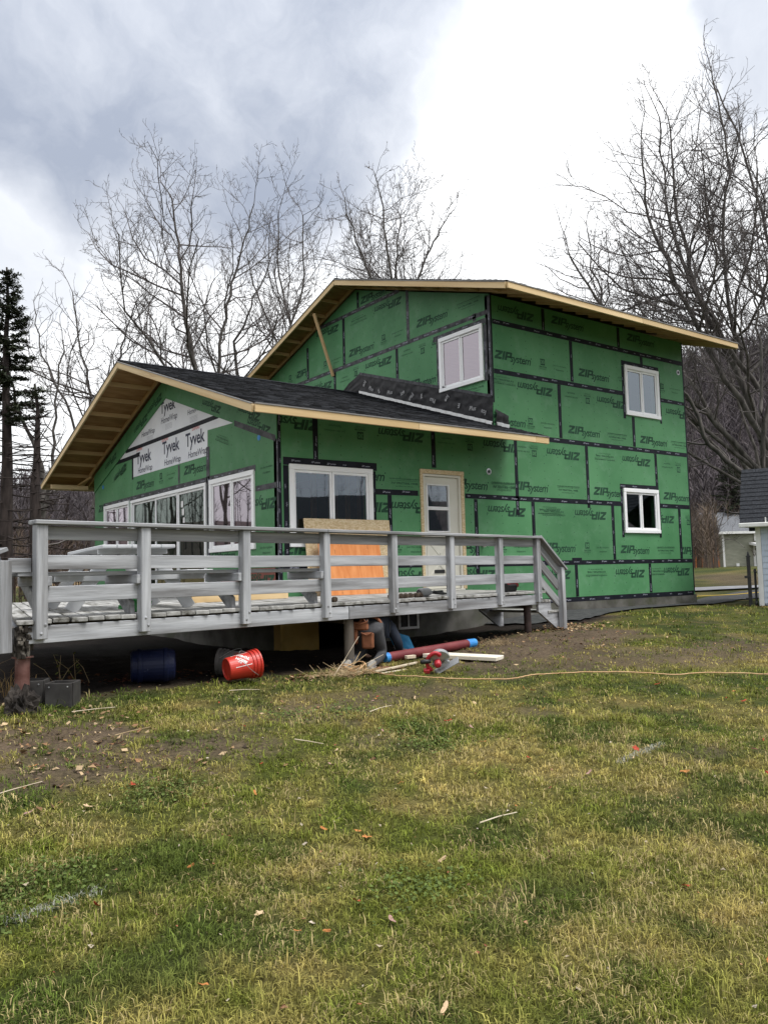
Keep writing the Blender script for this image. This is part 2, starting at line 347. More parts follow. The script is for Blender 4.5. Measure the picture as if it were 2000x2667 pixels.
M['bag_blue'] = pmat('blue_bag_print', (.02, .20, .42), (.04, .30, .55), 7, .45, .3, 14)
M['bag_clear'] = pmat('clear_plastic', (.34, .34, .36), (.55, .55, .57), 12, .3, .5, 20)
M['cord'] = pmat('orange_extension_cord', (.46, .27, .13), (.56, .37, .20), 8, .6)
M['straw'] = pmat('dry_stick', (.30, .21, .11), (.46, .35, .20), 12, .85, rand=.2)
M['pale_stick'] = pmat('pale_wood_strip', (.44, .36, .25), (.60, .52, .40), 10, .8)
M['bark'] = pmat('dark_bark', (.045, .040, .036), (.115, .104, .095), 9, .95, .8, 24, stretch=(1, 1, .35), c3=(.13, .135, .12), s3=5, t3=(.62, .74))
M['twig'] = pmat('grey_brown_twigs', (.080, .070, .068), (.145, .128, .124), 4, .95)
M['bark_brown'] = pmat('red_brown_bark', (.026, .020, .018), (.055, .042, .038), 10, .95, .6, 22, stretch=(1, 1, .3))
M['needle'] = pmat('dark_needles', (.024, .034, .020), (.058, .070, .040), 3, .9)
M['sage'] = pmat('sage_lap_siding', (.25, .255, .20), (.30, .305, .24), 2, .75)
M['grey_roof'] = pmat('grey_shingles', (.10, .105, .115), (.15, .155, .165), 8, .9, .3)
M['shed_blue'] = pmat('pale_blue_siding', (.46, .53, .64), (.52, .59, .70), 2, .6)
M['leather'] = pmat('brown_leather', (.14, .05, .022), (.26, .10, .048), 8, .7, .2)
M['trouser'] = pmat('charcoal_cloth', (.035, .035, .038), (.06, .06, .064), 8, .9)
M['navy_cloth'] = pmat('dark_navy_cloth', (.010, .014, .022), (.020, .026, .040), 6, .9)
M['skin'] = pmat('skin', (.34, .19, .13), (.42, .25, .18), 6, .6)
M['shoe'] = pmat('grey_shoe', (.20, .19, .175), (.30, .285, .26), 9, .8)
M['table_grey'] = pmat('pale_grey_paint', (.46, .47, .48), (.55, .56, .57), 3, .7, stretch=(.3, 2, 2), c3=(.30, .30, .30), s3=3, t3=(.66, .76))
M['green_bag'] = pmat('green_plastic', (.02, .24, .05), (.10, .36, .12), 14, .25, .5, 18, spec=.5)
M['car_white'] = pmat('white_car_paint', (.70, .71, .72), None, 3, .25, spec=.5, coat=.5)
M['rubber'] = pmat('tyre_rubber', (.015, .015, .015), None, 5, .8)
M['leaf'] = attr_mat('fallen_leaf', rough=.7, noise_amt=.2, nscale=60)
# ------------------------------------------------------------------ ground
CP = np.array([(0,0,-1.5),(-4,2,-1.46),(4,-3,-1.5),(-2,-6,-1.5),(8,-6,-1.5),(2.6,3.4,-1.36),(-2,6,-1.2),(6.5,3,-1.3),(1.68,7.2,-1.0),(3.2,7.6,-1.02),(5.45,7.95,-1.05),(7.5,8.3,-1.0),(9.2,8.6,-.92),(9.6,9.9,-.95),
(11.3,10.2,-.86),(12.75,11.1,-.82),(17.3,11,-.82),(19,8,-.86),(20,12.5,-.82),(13,6,-1.02),(10,4,-1.2),(18,3,-1.1),(25,14.5,-.70),(37,24,-.05),(52,36,0),(66,39,0),(60,10,-.1),(30,-10,-1.2),
(-1.5,11,-1.05),(-6,14,-1.1),(0,25,-.9),(8,32,-.7),(-20,30,-.8),(30,40,-.1),(7,12,-1.15),(9,11.6,-1.1),(8,16,-1.1),(15,16,-.9),(-20,0,-1.5),(-20,-20,-1.5),(20,-25,-1.5),(0,60,-.5),(60,60,0),(-60,60,-.5),(-60,-20,-1.5),(60,-60,-1.2)], float)
_d = np.hypot(CP[:, None, 0]-CP[None, :, 0], CP[:, None, 1]-CP[None, :, 1]); _n = len(CP)
_A = np.zeros((_n+1, _n+1)); _A[:_n, :_n] = np.sqrt(_d*_d+4)-np.eye(_n)*.02; _A[:_n, _n] = 1; _A[_n, :_n] = 1
_w = np.linalg.solve(_A, np.append(CP[:, 2], 0))
def gz(x, y):
    x = np.asarray(x, float); y = np.asarray(y, float)
    r = np.sqrt((x[..., None]-CP[:, 0])**2+(y[..., None]-CP[:, 1])**2+4)
    return r@_w[:-1]+_w[-1]+1.5
def vnoise(x, y, s, seed=0):
    """cheap smooth value noise in numpy, 0..1"""
    x = np.asarray(x)/s+seed*17.3; y = np.asarray(y)/s+seed*7.7
    xi = np.floor(x).astype(np.int64); yi = np.floor(y).astype(np.int64); fx = x-xi; fy = y-yi
    fx = fx*fx*(3-2*fx); fy = fy*fy*(3-2*fy)
    def h(a, b):
        n = (a*374761393+b*668265263+seed*1442695) & 0xffffffff
        n = ((n ^ (n >> 13))*1274126177) & 0xffffffff
        return ((n ^ (n >> 16)) & 0xffff)/65535.
    return (h(xi, yi)*(1-fx)+h(xi+1, yi)*fx)*(1-fy)+(h(xi, yi+1)*(1-fx)+h(xi+1, yi+1)*fx)*fy
def fbm(x, y, s, seed=0, o=4):
    t = 0; a = .5; k = 0
    for i in range(o): t = t+a*vnoise(x, y, s/2**i, seed+i); k += a; a *= .55
    return t/k
# deck front line and axes
DO = V(2.217, 7.335, 0); DU = V(.98357, .18052, 0); DN = V(.18052, -.98357, 0); DW = V(.196, .981, 0).normalized()
def dpt(s, off=0, z=0): return DO+DU*s+DN*off+Z*z
def seg_d(x, y, ax, ay, bx, by):
    dx, dy = bx-ax, by-ay; t = np.clip(((x-ax)*dx+(y-ay)*dy)/(dx*dx+dy*dy), 0, 1)
    return np.hypot(x-ax-t*dx, y-ay-t*dy)
def sstep(a, b, x):
    t = np.clip((x-a)/(b-a), 0, 1); return t*t*(3-2*t)
def dirt(x, y):
    """0 lawn .. 1 bare earth"""
    x = np.asarray(x, float); y = np.asarray(y, float)
    n = (fbm(x, y, 1.3, 3)-.5)*1.3+(fbm(x, y, .28, 5)-.5)*1.1
    dn = (x-DO.x)*DN.x+(y-DO.y)*DN.y                      # distance in front of the deck edge
    ds = (x-DO.x)*DU.x+(y-DO.y)*DU.y
    under = sstep(.25, -.35, dn+n*.25)*sstep(-4., -1.0, ds)*(y < 22)*(x < 12.2)
    d1 = .80*(1-sstep(.35, 1.0, seg_d(x, y, 7.0, 6.9, 10.4, 5.5)+n*.6))      # trampled strip below the stairs
    d1 = np.maximum(d1, 1-sstep(.55, 1.15, seg_d(x, y, 7.2, 7.6, 9.6, 8.0)+n*.5))
    d2 = 1-sstep(.25, .75, seg_d(x, y, .6, 6.4, 1.9, 6.1)+n*.55)
    d3 = .85*(1-sstep(.12, .55, seg_d(x, y, .9, 5.5, 2.7, 5.35)+n*.4))
    d4 = .7*(1-sstep(.15, .7, seg_d(x, y, 3.2, 6.0, 5.2, 6.2)+n*.6))
    far = .75*(1-sstep(.6, 2.2, seg_d(x, y, 27, 15, 32, 19)+n*1.2))
    sp = .55*sstep(.66, .78, fbm(x, y, .8, 21))
    return np.clip(np.maximum.reduce([under, d1, d2, d3, d4, far, sp]), 0, 1)
def lawn_rgb(x, y):
    """living colour of the turf: mossy green, deep green, straw"""
    a = fbm(x, y, 1.5, 11); b = fbm(x, y, .45, 12); c = fbm(x, y, 4.0, 13)
    e_ = fbm(x, y, .16, 14)
    t = np.clip((a*.35+b*.40+e_*.25-.5)*4.4+.22+(c-.5)*.9, 0, 1)[..., None]
    g = np.array([.158, .186, .030]); s = np.array([.40, .318, .108]); k = np.array([.068, .106, .020])
    col = g*(1-t)+s*t
    dk = sstep(.50, .64, fbm(x, y, .45, 15))[..., None]
    return col*(1-dk*.75)+k*dk*.75
def grid_mesh(name, xs, ys, zf, cf, mat):
    X, Y = np.meshgrid(xs, ys); nx, ny = len(xs), len(ys); Zv = zf(X, Y)
    co = np.stack([X, Y, Zv], -1).reshape(-1, 3)
    i = np.arange(ny-1)[:, None]*nx+np.arange(nx-1)[None]; i = i.ravel()
    q = np.stack([i, i+1, i+nx+1, i+nx], 1)
    me = np_mesh(name, co, q, mat)
    col = cf(X, Y).reshape(-1, 3); a = me.color_attributes.new('tint', 'FLOAT_COLOR', 'POINT')
    a.data.foreach_set('color', np.concatenate([col, np.ones((len(col), 1))], 1).astype(np.float32).ravel())
    me.polygons.foreach_set('use_smooth', np.ones(len(q), bool))
    return link(bpy.data.objects.new(name, me))
def np_mesh(name, co, faces, mat):
    me = bpy.data.meshes.new(name); k = faces.shape[1]; n = len(faces)
    me.vertices.add(len(co)); me.vertices.foreach_set('co', np.asarray(co, np.float32).ravel())
    me.loops.add(n*k); me.loops.foreach_set('vertex_index', faces.astype(np.int32).ravel())
    me.polygons.add(n); me.polygons.foreach_set('loop_start', np.arange(0, n*k, k, dtype=np.int32))
    me.update(calc_edges=True); me.validate()
    if mat: me.materials.append(mat)
    return me
M['ground'] = attr_mat('turf_and_soil', rough=.95, noise_amt=.6, nscale=30, bump=.6)
def ground_rgb(x, y):
    d = dirt(x, y)[..., None]; l = lawn_rgb(x, y)*.30  # turf base darkened: shade in the gaps between tufts put into colour
    n = fbm(x, y, .35, 31)[..., None]
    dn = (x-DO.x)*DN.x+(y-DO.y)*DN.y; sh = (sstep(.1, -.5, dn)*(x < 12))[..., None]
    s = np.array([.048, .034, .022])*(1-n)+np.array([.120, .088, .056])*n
    s = s*(1-sh)+np.array([.014, .010, .008])*(.6+n)*sh  # shade below the deck painted into the soil colour
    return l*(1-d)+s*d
def ground_z(x, y):
    h = gz(x, y); near = 1-sstep(20, 40, np.hypot(x, y))
    return h+near*((fbm(x, y, .9, 41)-.5)*.07+dirt(x, y)*((fbm(x, y, .16, 42)-.5)*.06))
xs = np.unique(np.concatenate([np.linspace(-900, -60, 12), np.linspace(-60, -6, 22), np.linspace(-6, 13, 190), np.linspace(13, 30, 60), np.linspace(30, 90, 40), np.linspace(90, 900, 12)]))
ys = np.unique(np.concatenate([np.linspace(-900, -60, 12), np.linspace(-60, 0, 20), np.linspace(0, 12.5, 130), np.linspace(12.5, 30, 45), np.linspace(30, 90, 36), np.linspace(90, 900, 12)]))
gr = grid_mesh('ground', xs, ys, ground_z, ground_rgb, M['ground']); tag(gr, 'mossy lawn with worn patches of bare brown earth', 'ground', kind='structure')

# asphalt strip that runs along the house and on past the shed
def strip(name, rows, mat, label, cat, lift=.02):
    m = MB(); vs = []
    for (ax, ay), (bx, by) in rows:
        for t in (0, .25, .5, .75, 1):
            x, y = ax+(bx-ax)*t, ay+(by-ay)*t; vs.append((x, y, float(ground_z(np.array(x), np.array(y)))+lift))
    n = len(rows); fs = [(i*5+j, i*5+j+1, (i+1)*5+j+1, (i+1)*5+j) for i in range(n-1) for j in range(4)]
    m.add(vs, fs); o = m.build(name, mat, recalc=False, smooth=True); return tag(o, label, cat, kind='structure')
def interp_rows(rows, k=6):
    outr = []
    for i in range(len(rows)-1):
        (a, b), (c, d) = rows[i], rows[i+1]
        for t in range(k):
            u = t/k; outr.append(((a[0]+(c[0]-a[0])*u, a[1]+(c[1]-a[1])*u), (b[0]+(d[0]-b[0])*u, b[1]+(d[1]-b[1])*u)))
    return outr+[rows[-1]]
strip('asphalt_path', interp_rows([((10.6, 11.15), (10.4, 9.9)), ((11.0, 11.15), (11.2, 9.42)), ((12.1, 11.15), (12.4, 9.75)), ((14.5, 11.15), (14.6, 10.3)), ((17.2, 11.15), (17.4, 10.45)), ((19.5, 12.4), (19.6, 11.2)), ((23, 13.4), (22.5, 11.2)), ((28, 13.5), (27, 10.5))]), M['asphalt'], 'dark asphalt path along the foot of the green wall', 'path', .03)
strip('road', interp_rows([((19.5, 17.6), (19.8, 16.2)), ((24, 15.6), (23.6, 14.4)), ((34, 10.5), (33.2, 9.4)), ((60, -4), (59, -6))], 10), M['road'], 'pale grey road beyond the house', 'road', .06)

# ------------------------------------------------------------------ grass: every blade real, three triangles each
def blades(n, xy, hgt, wid, rgb, lean=.75, az=None):
    x, y = xy[:, 0], xy[:, 1]; z = ground_z(x, y)
    az = rng.uniform(0, 6.28, n) if az is None else az; ln = rng.uniform(.25, 1, n)*lean*2.15
    dx, dy = np.cos(az), np.sin(az); px, py = -dy, dx
    h = hgt*rng.uniform(.55, 1.35, n); w = wid*rng.uniform(.7, 1.3, n)
    mx, my, mz = x+dx*h*.35*np.sin(ln*.6), y+dy*h*.35*np.sin(ln*.6), z+h*.55*np.cos(ln*.6)
    tx, ty, tz = x+dx*h*np.sin(ln), y+dy*h*np.sin(ln), z+h*np.cos(ln)*.95
    co = np.stack([np.stack([x-px*w, y-py*w, z-.006], 1), np.stack([x+px*w, y+py*w, z-.006], 1), np.stack([mx-px*w*.8, my-py*w*.8, mz], 1), np.stack([mx+px*w*.8, my+py*w*.8, mz], 1), np.stack([tx, ty, tz], 1)], 1).reshape(-1, 3)
    b = np.arange(n)*5
    fs = np.concatenate([np.stack([b, b+1, b+3], 1), np.stack([b, b+3, b+2], 1), np.stack([b+2, b+3, b+4], 1)])
    return co, fs, np.repeat(rgb, 5, 0)
def place(n, d0, d1, spread):
    """random spots in the wedge of lawn in front of the house, distance band d0..d1"""
    d = np.sqrt(rng.uniform(d0*d0, d1*d1, n)); t = rng.uniform(-spread, spread, n)
    x = HF.x*d+HR.x*d*t; y = HF.y*d+HR.y*d*t
    return np.stack([x, y], 1)
def keep(p):
    x, y = p[:, 0], p[:, 1]
    dn = (x-DO.x)*DN.x+(y-DO.y)*DN.y; ds = (x-DO.x)*DU.x+(y-DO.y)*DU.y
    k = ~((dn < -.15) & (ds < 8.6)) & ~((y > 9.35) & (x > 10.2) & (x < 11.4)) & ~((x > 11.2) & (x < 19.5) & (y > 9.55+(x-12)*.12)) & (y < 14.5)
    k &= rng.uniform(0, 1, len(x)) > dirt(x, y)*.86
    k &= ~((np.abs(x-16.76-2) < 3) & ((x-16.6)*HF.x+(y-9.45)*HF.y > 0) & ((x-16.6)*HR.x+(y-9.45)*HR.y > 0))
    return p[k]
parts = []
for n, d0, d1, h, w, per, tr in ((135000, 2.0, 4.2, .031, .0019, 10, .020), (130000, 4.0, 7.0, .032, .0027, 10, .026), (95000, 6.8, 11.5, .034, .0040, 9, .036), (55000, 11.2, 22, .042, .0064, 8, .06)):
    c = keep(place(n//per, d0, d1, .60)); m_ = len(c)
    big = rng.gamma(3.0, .32, m_).clip(.35, 2.0)*(.45+1.1*fbm(c[:, 0], c[:, 1], .35, 51))       # size of each tuft
    tcol = lawn_rgb(c[:, 0], c[:, 1])*rng.normal(1.0, .34, m_).clip(.35, 1.7)[:, None]
    tdry = (.09+1.2*(fbm(c[:, 0], c[:, 1], .3, 52)-.48)+rng.normal(0, .13, m_)).clip(0, .8)
    idx = np.repeat(np.arange(m_), per); k = len(idx)
    a_ = rng.uniform(0, 6.28, k); r_ = np.abs(rng.normal(0, tr, k))*(.7+.5*big[idx])
    p = c[idx]+np.stack([np.cos(a_), np.sin(a_)], 1)*r_[:, None]
    col = tcol[idx]*rng.normal(1.0, .25, k).clip(.4, 1.7)[:, None]
    dry = rng.random(k) < tdry[idx]*(1 if d0 < 6 else .6); col[dry] = np.array([.50, .405, .19])*(1 if d0 < 6 else .8)*rng.uniform(.55, 1.25, dry.sum())[:, None]
    parts.append(blades(k, p, h*big[idx]*rng.uniform(.7, 1.2, k), w, col, az=a_+rng.normal(0, .7, k)))
# paint overspray on two small patches of turf
for ax, ay, bx, by in ((.80, 3.62, 1.20, 3.72), (4.62, 3.62, 5.25, 3.70)):
    k = 260; t = rng.uniform(0, 1, k); p = np.stack([ax+(bx-ax)*t+rng.normal(0, .02, k), ay+(by-ay)*t+rng.normal(0, .02, k)], 1)
    g = np.array([.66, .66, .60])*rng.uniform(.35, 1.1, k)[:, None]; parts.append(blades(k, p, np.full(k, .036), .0012, g))
def merge(parts):
    co = []; fs = []; cl = []; b = 0
    for c, f, r in parts: co.append(c); fs.append(f+b); cl.append(r); b += len(c)
    return np.concatenate(co), np.concatenate(fs), np.concatenate(cl)
def stuff_mesh(name, parts, mat):
    co, fs, cl = merge(parts); me = np_mesh(name, co, fs, mat)
    a = me.color_attributes.new('tint', 'FLOAT_COLOR', 'POINT'); a.data.foreach_set('color', np.concatenate([cl, np.ones((len(cl), 1))], 1).astype(np.float32).ravel())
    return link(bpy.data.objects.new(name, me))
M['grass'] = attr_mat('grass_blades', rough=.75, spec=.12, transl=.25, noise_amt=.05)
g = stuff_mesh('lawn_grass', parts, M['grass']); tag(g, 'short matted grass of the lawn, green mixed with straw', 'grass', kind='stuff')
# dead stalks and leaf litter under and left of the deck
parts = []
n = 2600; p = np.stack([rng.uniform(-1.5, 1.9, n), rng.uniform(7.6, 12.5, n)], 1)
parts.append(blades(n, p, np.full(n, .32), .004, np.array([.40, .27, .12])*rng.uniform(.4, 1.2, n)[:, None], lean=1.05))
o = stuff_mesh('dry_stalks', parts, M['grass']); tag(o, 'tangle of dry tan stalks left of the deck', 'dead grass', kind='stuff')
def litter(name, spots, label, size=.03):
    """crumpled little leaf pieces: four triangles each"""
    parts = []
    for cx, cy, rx, ry, n, pal in spots:
        x = rng.normal(cx, rx, n); y = rng.normal(cy, ry, n); z = ground_z(x, y)+rng.uniform(.004, .03, n)
        a = rng.uniform(0, 6.28, n); s = size*rng.uniform(.4, 1.3, n); tl = rng.uniform(-.5, .5, (n, 4))
        co = np.stack([np.stack([x+np.cos(a+k*1.571)*s*(1 if k % 2 else .55), y+np.sin(a+k*1.571)*s*(1 if k % 2 else .55), z+tl[:, k]*s], 1) for k in range(4)], 1).reshape(-1, 3)
        b = np.arange(n)*4; fs = np.concatenate([np.stack([b, b+1, b+2], 1), np.stack([b, b+2, b+3], 1)])
        pal = np.array(pal); c = pal[rng.integers(0, len(pal), n)]*rng.uniform(.6, 1.2, n)[:, None]
        parts.append((co, fs, np.repeat(c, 4, 0)))
    o = stuff_mesh(name, parts, M['leaf']); return tag(o, label, 'leaf litter', kind='stuff')
TAN = [(.30, .19, .10), (.22, .12, .06), (.40, .29, .17), (.12, .06, .035)]
litter('leaf_litter', [(10.2, 8.75, .5, .22, 420, TAN), (5.0, 7.55, .35, .12, 260, TAN), (3.2, 8.4, .9, .35, 300, [(.10, .035, .02), (.06, .025, .015), (.16, .07, .03)]), (7.7, 8.6, .9, .4, 320, [(.09, .05, .03), (.14, .09, .05)]), (1.5, 6.5, .7, .5, 260, TAN), (16.9, 9.2, .5, .2, 90, TAN), (9.0, 7.3, 1.2, .8, 160, TAN), (1.8, 5.4, .8, .4, 120, TAN)], 'brown leaf litter and wood chips around the deck', .028)
litter('lawn_debris', [(HF.x*d+HR.x*d*t, HF.y*d+HR.y*d*t, .25*d, .25*d, 90, [(.34, .28, .20), (.28, .15, .085), (.40, .34, .27), (.26, .09, .05)]) for d, t in ((3.5, -.2), (3.6, .25), (5.5, -.15), (5.5, .2), (7.5, .05), (9, .3))], 'small pale bits of leaf scattered over the lawn', .012)
# soil clods on the bare strips
def clods():
    k = 900; parts = []
    for (ax, ay, bx, by, r) in ((7.2, 6.7, 10.2, 5.3, .55), (.6, 6.4, 1.9, 6.1, .45), (.9, 5.5, 2.7, 5.35, .25), (7.5, 7.6, 9.4, 8.1, .4)):
        t = rng.uniform(0, 1, k); x = ax+(bx-ax)*t+rng.normal(0, r, k); y = ay+(by-ay)*t+rng.normal(0, r, k); s = .007*rng.gamma(2, .6, k).clip(.3, 3.0)
        z = ground_z(x, y)
        oct_ = np.array([(1, 0, 0), (0, 1, 0), (-1, 0, 0), (0, -1, 0), (0, 0, .8)]); a = rng.uniform(0, 6.28, k)
        c, sn = np.cos(a), np.sin(a); jit = rng.uniform(.6, 1.3, (k, 5))
        co = np.stack([np.stack([x+(v[0]*c-v[1]*sn)*s*jit[:, i], y+(v[0]*sn+v[1]*c)*s*jit[:, i], z+v[2]*s*jit[:, i]-.002], 1) for i, v in enumerate(oct_)], 1).reshape(-1, 3)
        b = np.arange(k)*5; fs = np.concatenate([np.stack([b+i, b+(i+1) % 4, b+4], 1) for i in range(4)])
        cl = np.array([.070, .050, .034])*rng.uniform(.6, 1.5, k)[:, None]; parts.append((co, fs, np.repeat(cl, 5, 0)))
    return parts
o = stuff_mesh('soil_clods', clods(), M['leaf']); tag(o, 'crumbs of bare earth on the worn strips of lawn', 'soil', kind='stuff')
# ------------------------------------------------------------------ house
class Fr:
    """wall plane: point = o + A*a + Z*b + N*n"""
    def __init__(s, o, A, Nn, txt): s.o, s.A, s.N, s.T = Vector(o), Vector(A), Vector(Nn), txt
    def p(s, a, b, n=0): return s.o+s.A*a+Z*b+s.N*n
YW, XL, XU, XR, YB = 11.16, 6.335, 11.03, 17.36, 20.1
FW = Fr((0, YW, 0), (1, 0, 0), (0, -1, 0), 1)
FG = Fr((XL, 0, 0), (0, 1, 0), (-1, 0, 0), -1)
FU = Fr((XU, 0, 0), (0, 1, 0), (-1, 0, 0), -1)
YR = 15.63
def lo_top(y): return 5.79-.333*abs(y-YR)
def up_top(y): return 8.43-.314*abs(y-YR)
def clip_poly(poly, na, nb, c):
    outp = []
    for i in range(len(poly)):
        p, q = poly[i], poly[(i+1) % len(poly)]; dp, dq = na*p[0]+nb*p[1]-c, na*q[0]+nb*q[1]-c
        if dp <= 1e-9: outp.append(p)
        if (dp < -1e-9 and dq > 1e-9) or (dp > 1e-9 and dq < -1e-9):
            t = dp/(dp-dq); outp.append((p[0]+(q[0]-p[0])*t, p[1]+(q[1]-p[1])*t))
    return outp
def cells(a0, a1, b0, b1, holes=(), clips=()):
    A = sorted({a0, a1, *[min(max(h[i], a0), a1) for h in holes for i in (0, 1)]}); B = sorted({b0, b1, *[min(max(h[i], b0), b1) for h in holes for i in (2, 3)]})
    res = []
    for i in range(len(A)-1):
        for j in range(len(B)-1):
            ca, cb = (A[i]+A[i+1])/2, (B[j]+B[j+1])/2
            if any(h[0] < ca < h[1] and h[2] < cb < h[3] for h in holes): continue
            p = [(A[i], B[j]), (A[i+1], B[j]), (A[i+1], B[j+1]), (A[i], B[j+1])]
            for c in clips:
                p = clip_poly(p, *c)
                if len(p) < 3: break
            if len(p) >= 3: res.append(p)
    return res
def solid(fr, polys, n0, n1):
    """slab between normal offsets n0 (back) and n1 (front)"""
    m = MB(); key = {}; pts = []
    def vid(p):
        k = (round(p[0], 4), round(p[1], 4))
        if k not in key: key[k] = len(pts); pts.append(p)
        return key[k]
    fs = []
    for p in polys:
        f = []
        for q in p:
            i = vid(q)
            if not f or (f[-1] != i and f[0] != i): f.append(i)
        if len(f) >= 3: fs.append(f)
    n = len(pts); edge = {}
    for f in fs:
        for i in range(len(f)):
            e = (f[i], f[(i+1) % len(f)]); edge[tuple(sorted(e))] = edge.get(tuple(sorted(e)), 0)+1
    faces = [tuple(f) for f in fs]+[tuple(i+n for i in reversed(f)) for f in fs]
    for f in fs:
        for i in range(len(f)):
            e = (f[i], f[(i+1) % len(f)])
            if edge[tuple(sorted(e))] == 1: faces.append((e[0], e[1], e[1]+n, e[0]+n))
    m.add([fr.p(a, b, n1) for a, b in pts]+[fr.p(a, b, n0) for a, b in pts], faces); return m
def fbox(m, fr, a0, a1, b0, b1, n0, n1, ch=0):
    c = fr.p((a0+a1)/2, (b0+b1)/2, (n0+n1)/2); return m.obox(c, fr.A, Z, fr.N, abs(a1-a0)/2, abs(b1-b0)/2, abs(n1-n0)/2, ch)

house = thing('house', 'two storey house clad in green printed sheathing panels with black seam tape', 'house', (XL, YW, .4))
G_CLIP = [(.333, 1, 5.57+.333*YR), (-.333, 1, 5.57-.333*YR)]
U_CLIP = [(.314, 1, 8.275+.314*YR), (-.314, 1, 8.275-.314*YR)]
H_W = [(6.60, 8.05, 2.06, 3.21), (9.23, 10.12, 1.21, 3.29), (15.17, 16.25, 4.98, 5.95), (14.93, 16.03, 2.37, 3.19)]
H_G = [(11.93+.08, 13.62-.08, 2.06, 3.20), (13.77+.06, 17.58-.06, 1.22, 3.20), (17.69+.08, 19.36-.08, 2.06, 3.20)]
H_U = [(11.375+.08, 12.67-.08, 5.30, 6.27)]
# backing walls
solid(FW, cells(XL, XU, .89, 4.22, H_W)+cells(XU, XR, .89, 6.86, H_W), -.14, -.012).build('wall', M['panel'], house)
solid(FG, cells(YW+.14, YB, .89, 6, H_G, G_CLIP), -.14, -.012).build('wall', M['panel'], house)
solid(FU, cells(YW+.14, YB, 4.0, 9, H_U, U_CLIP), -.14, -.012).build('wall', M['panel'], house)
FR_ = Fr((XR, 0, 0), (0, 1, 0), (1, 0, 0), 1); FB = Fr((0, YB, 0), (1, 0, 0), (0, 1, 0), -1)
solid(FR_, cells(YW+.14, YB, .89, 9, (), U_CLIP), -.14, -.004).build('wall', M['panel'], house)
solid(FB, cells(XL+.14, XU, .89, 4.20)+cells(XU, XR-.14, .89, 6.84), -.14, -.004).build('wall', M['panel'], house)
m = MB(); m.box(XL+.14, XR-.14, YW+.14, YB-.14, .92, 1.12); m.build('floor', M['interior'], house)
m = MB(); m.box(XU+.16, XR-.15, YW+.15, YB-.15, 4.0, 4.2); m.build('floor', M['interior'], house)
m = MB()
for x in np.arange(6.9, 11, .61): m.box(x, x+.04, 15.0, 15.09, 1.12, 4.6)
for y in np.arange(12, 15, .61): m.box(9.0, 9.09, y, y+.04, 1.12, 4.2)
m.build('stud_wall', M['lumber_dim'], house)

# ---- sheathing panels, each its own part
PANELS = {'W': [], 'G': [], 'U': []}
def pieces(pl):
    """connected groups of cells"""
    left = list(pl); outg = []
    def edges(p): return {tuple(sorted((tuple(round(c, 4) for c in p[i]), tuple(round(c, 4) for c in p[(i+1) % len(p)])))) for i in range(len(p))}
    while left:
        g = [left.pop()]; e = edges(g[0]); grew = True
        while grew:
            grew = False
            for q in left[:]:
                if edges(q) & e: g.append(q); e |= edges(q); left.remove(q); grew = True
        outg.append(g)
    return outg
def panel(key, fr, a0, a1, b0, b1, holes=(), clips=(), mat='panel', g=.0025, off=0):
    for grp in pieces(cells(a0+g, a1-g, b0+g, b1-g, holes, clips)):
        o = solid(fr, grp, -.011, off).build('sheathing_panel', M[mat], house)
        q = [p for c in grp for p in c]; PANELS[key].append((o, min(p[0] for p in q), max(p[0] for p in q), min(p[1] for p in q), max(p[1] for p in q), off))
for b0, b1, xs_ in ((.89, 1.67, [6.335, 8.6, 11.115, 13.22, 15.68, 17.36]), (1.67, 2.92, [6.335, 8.49, 10.49, 12.015, 14.47, 16.90, 17.36]),
                    (2.92, 4.155, [6.335, 7.02, 9.50, 11.59, 13.70, 16.09, 17.36]), (4.155, 5.375, [11.03, 12.92, 15.34, 17.36]),
                    (5.375, 6.345, [11.03, 13.34, 15.74, 17.36]), (6.345, 6.86, [11.03, 12.52, 14.94, 17.36])):
    for i in range(len(xs_)-1): panel('W', FW, xs_[i], xs_[i+1], b0, b1, H_W)
for r in ((11.16, 13.71, .89, 1.67, 'panel_red'), (11.16, 13.71, 1.67, 2.956, 'panel'), (11.16, 13.71, 2.956, 4.208, 'panel'), (13.71, 15.007, .89, 3.75, 'panel'),
          (15.007, 17.52, .89, 3.765, 'panel'), (17.52, 20.1, .89, 2.3, 'panel'), (17.52, 20.1, 2.3, 4.23, 'panel')):
    panel('G', FG, *r[:4], H_G, G_CLIP, r[4])
for b0, b1, ysl in ((4.1, 5.364, [11.16, 12.9, 15.3, 17.7, 20.1]), (5.364, 6.54, [11.16, 14.095, 16.582, 20.1]), (6.54, 7.77, [11.16, 13.678, 16.158, 17.819, 20.1]), (7.77, 8.4, [11.16, 15.537, 20.1])):
    for i in range(len(ysl)-1): panel('U', FU, ysl[i], ysl[i+1], b0, b1, H_U, U_CLIP)
def under(y): return 5.57-.333*abs(y-YR)
for ya, yb in ((11.165, 13.4), (13.405, 15.625), (15.635, 17.9), (17.905, 20.095)):
    pl = [[(ya, under(ya)-.415), (yb, under(yb)-.415), (yb, under(yb)-.005), (ya, under(ya)-.005)]]
    o = solid(FG, pl, .004, .020).build('rake_panel', M['panel'], house); PANELS['G'].append((o, ya, yb, under(max(ya, yb, key=lambda q: abs(q-YR)))-.41, under(min(ya, yb, key=lambda q: abs(q-YR))), .020))

# ---- house wrap in the gable
wrap = solid(FG, [[(15.67, 5.19), (12.60, 4.17), (13.71, 4.205)], [(15.67, 5.19), (13.71, 4.205), (13.72, 3.744), (17.52, 3.766)], [(15.67, 5.19), (17.52, 3.766), (17.52, 4.228), (18.5, 4.20)]], -.004, .003).build('house_wrap', M['wrap'], house)

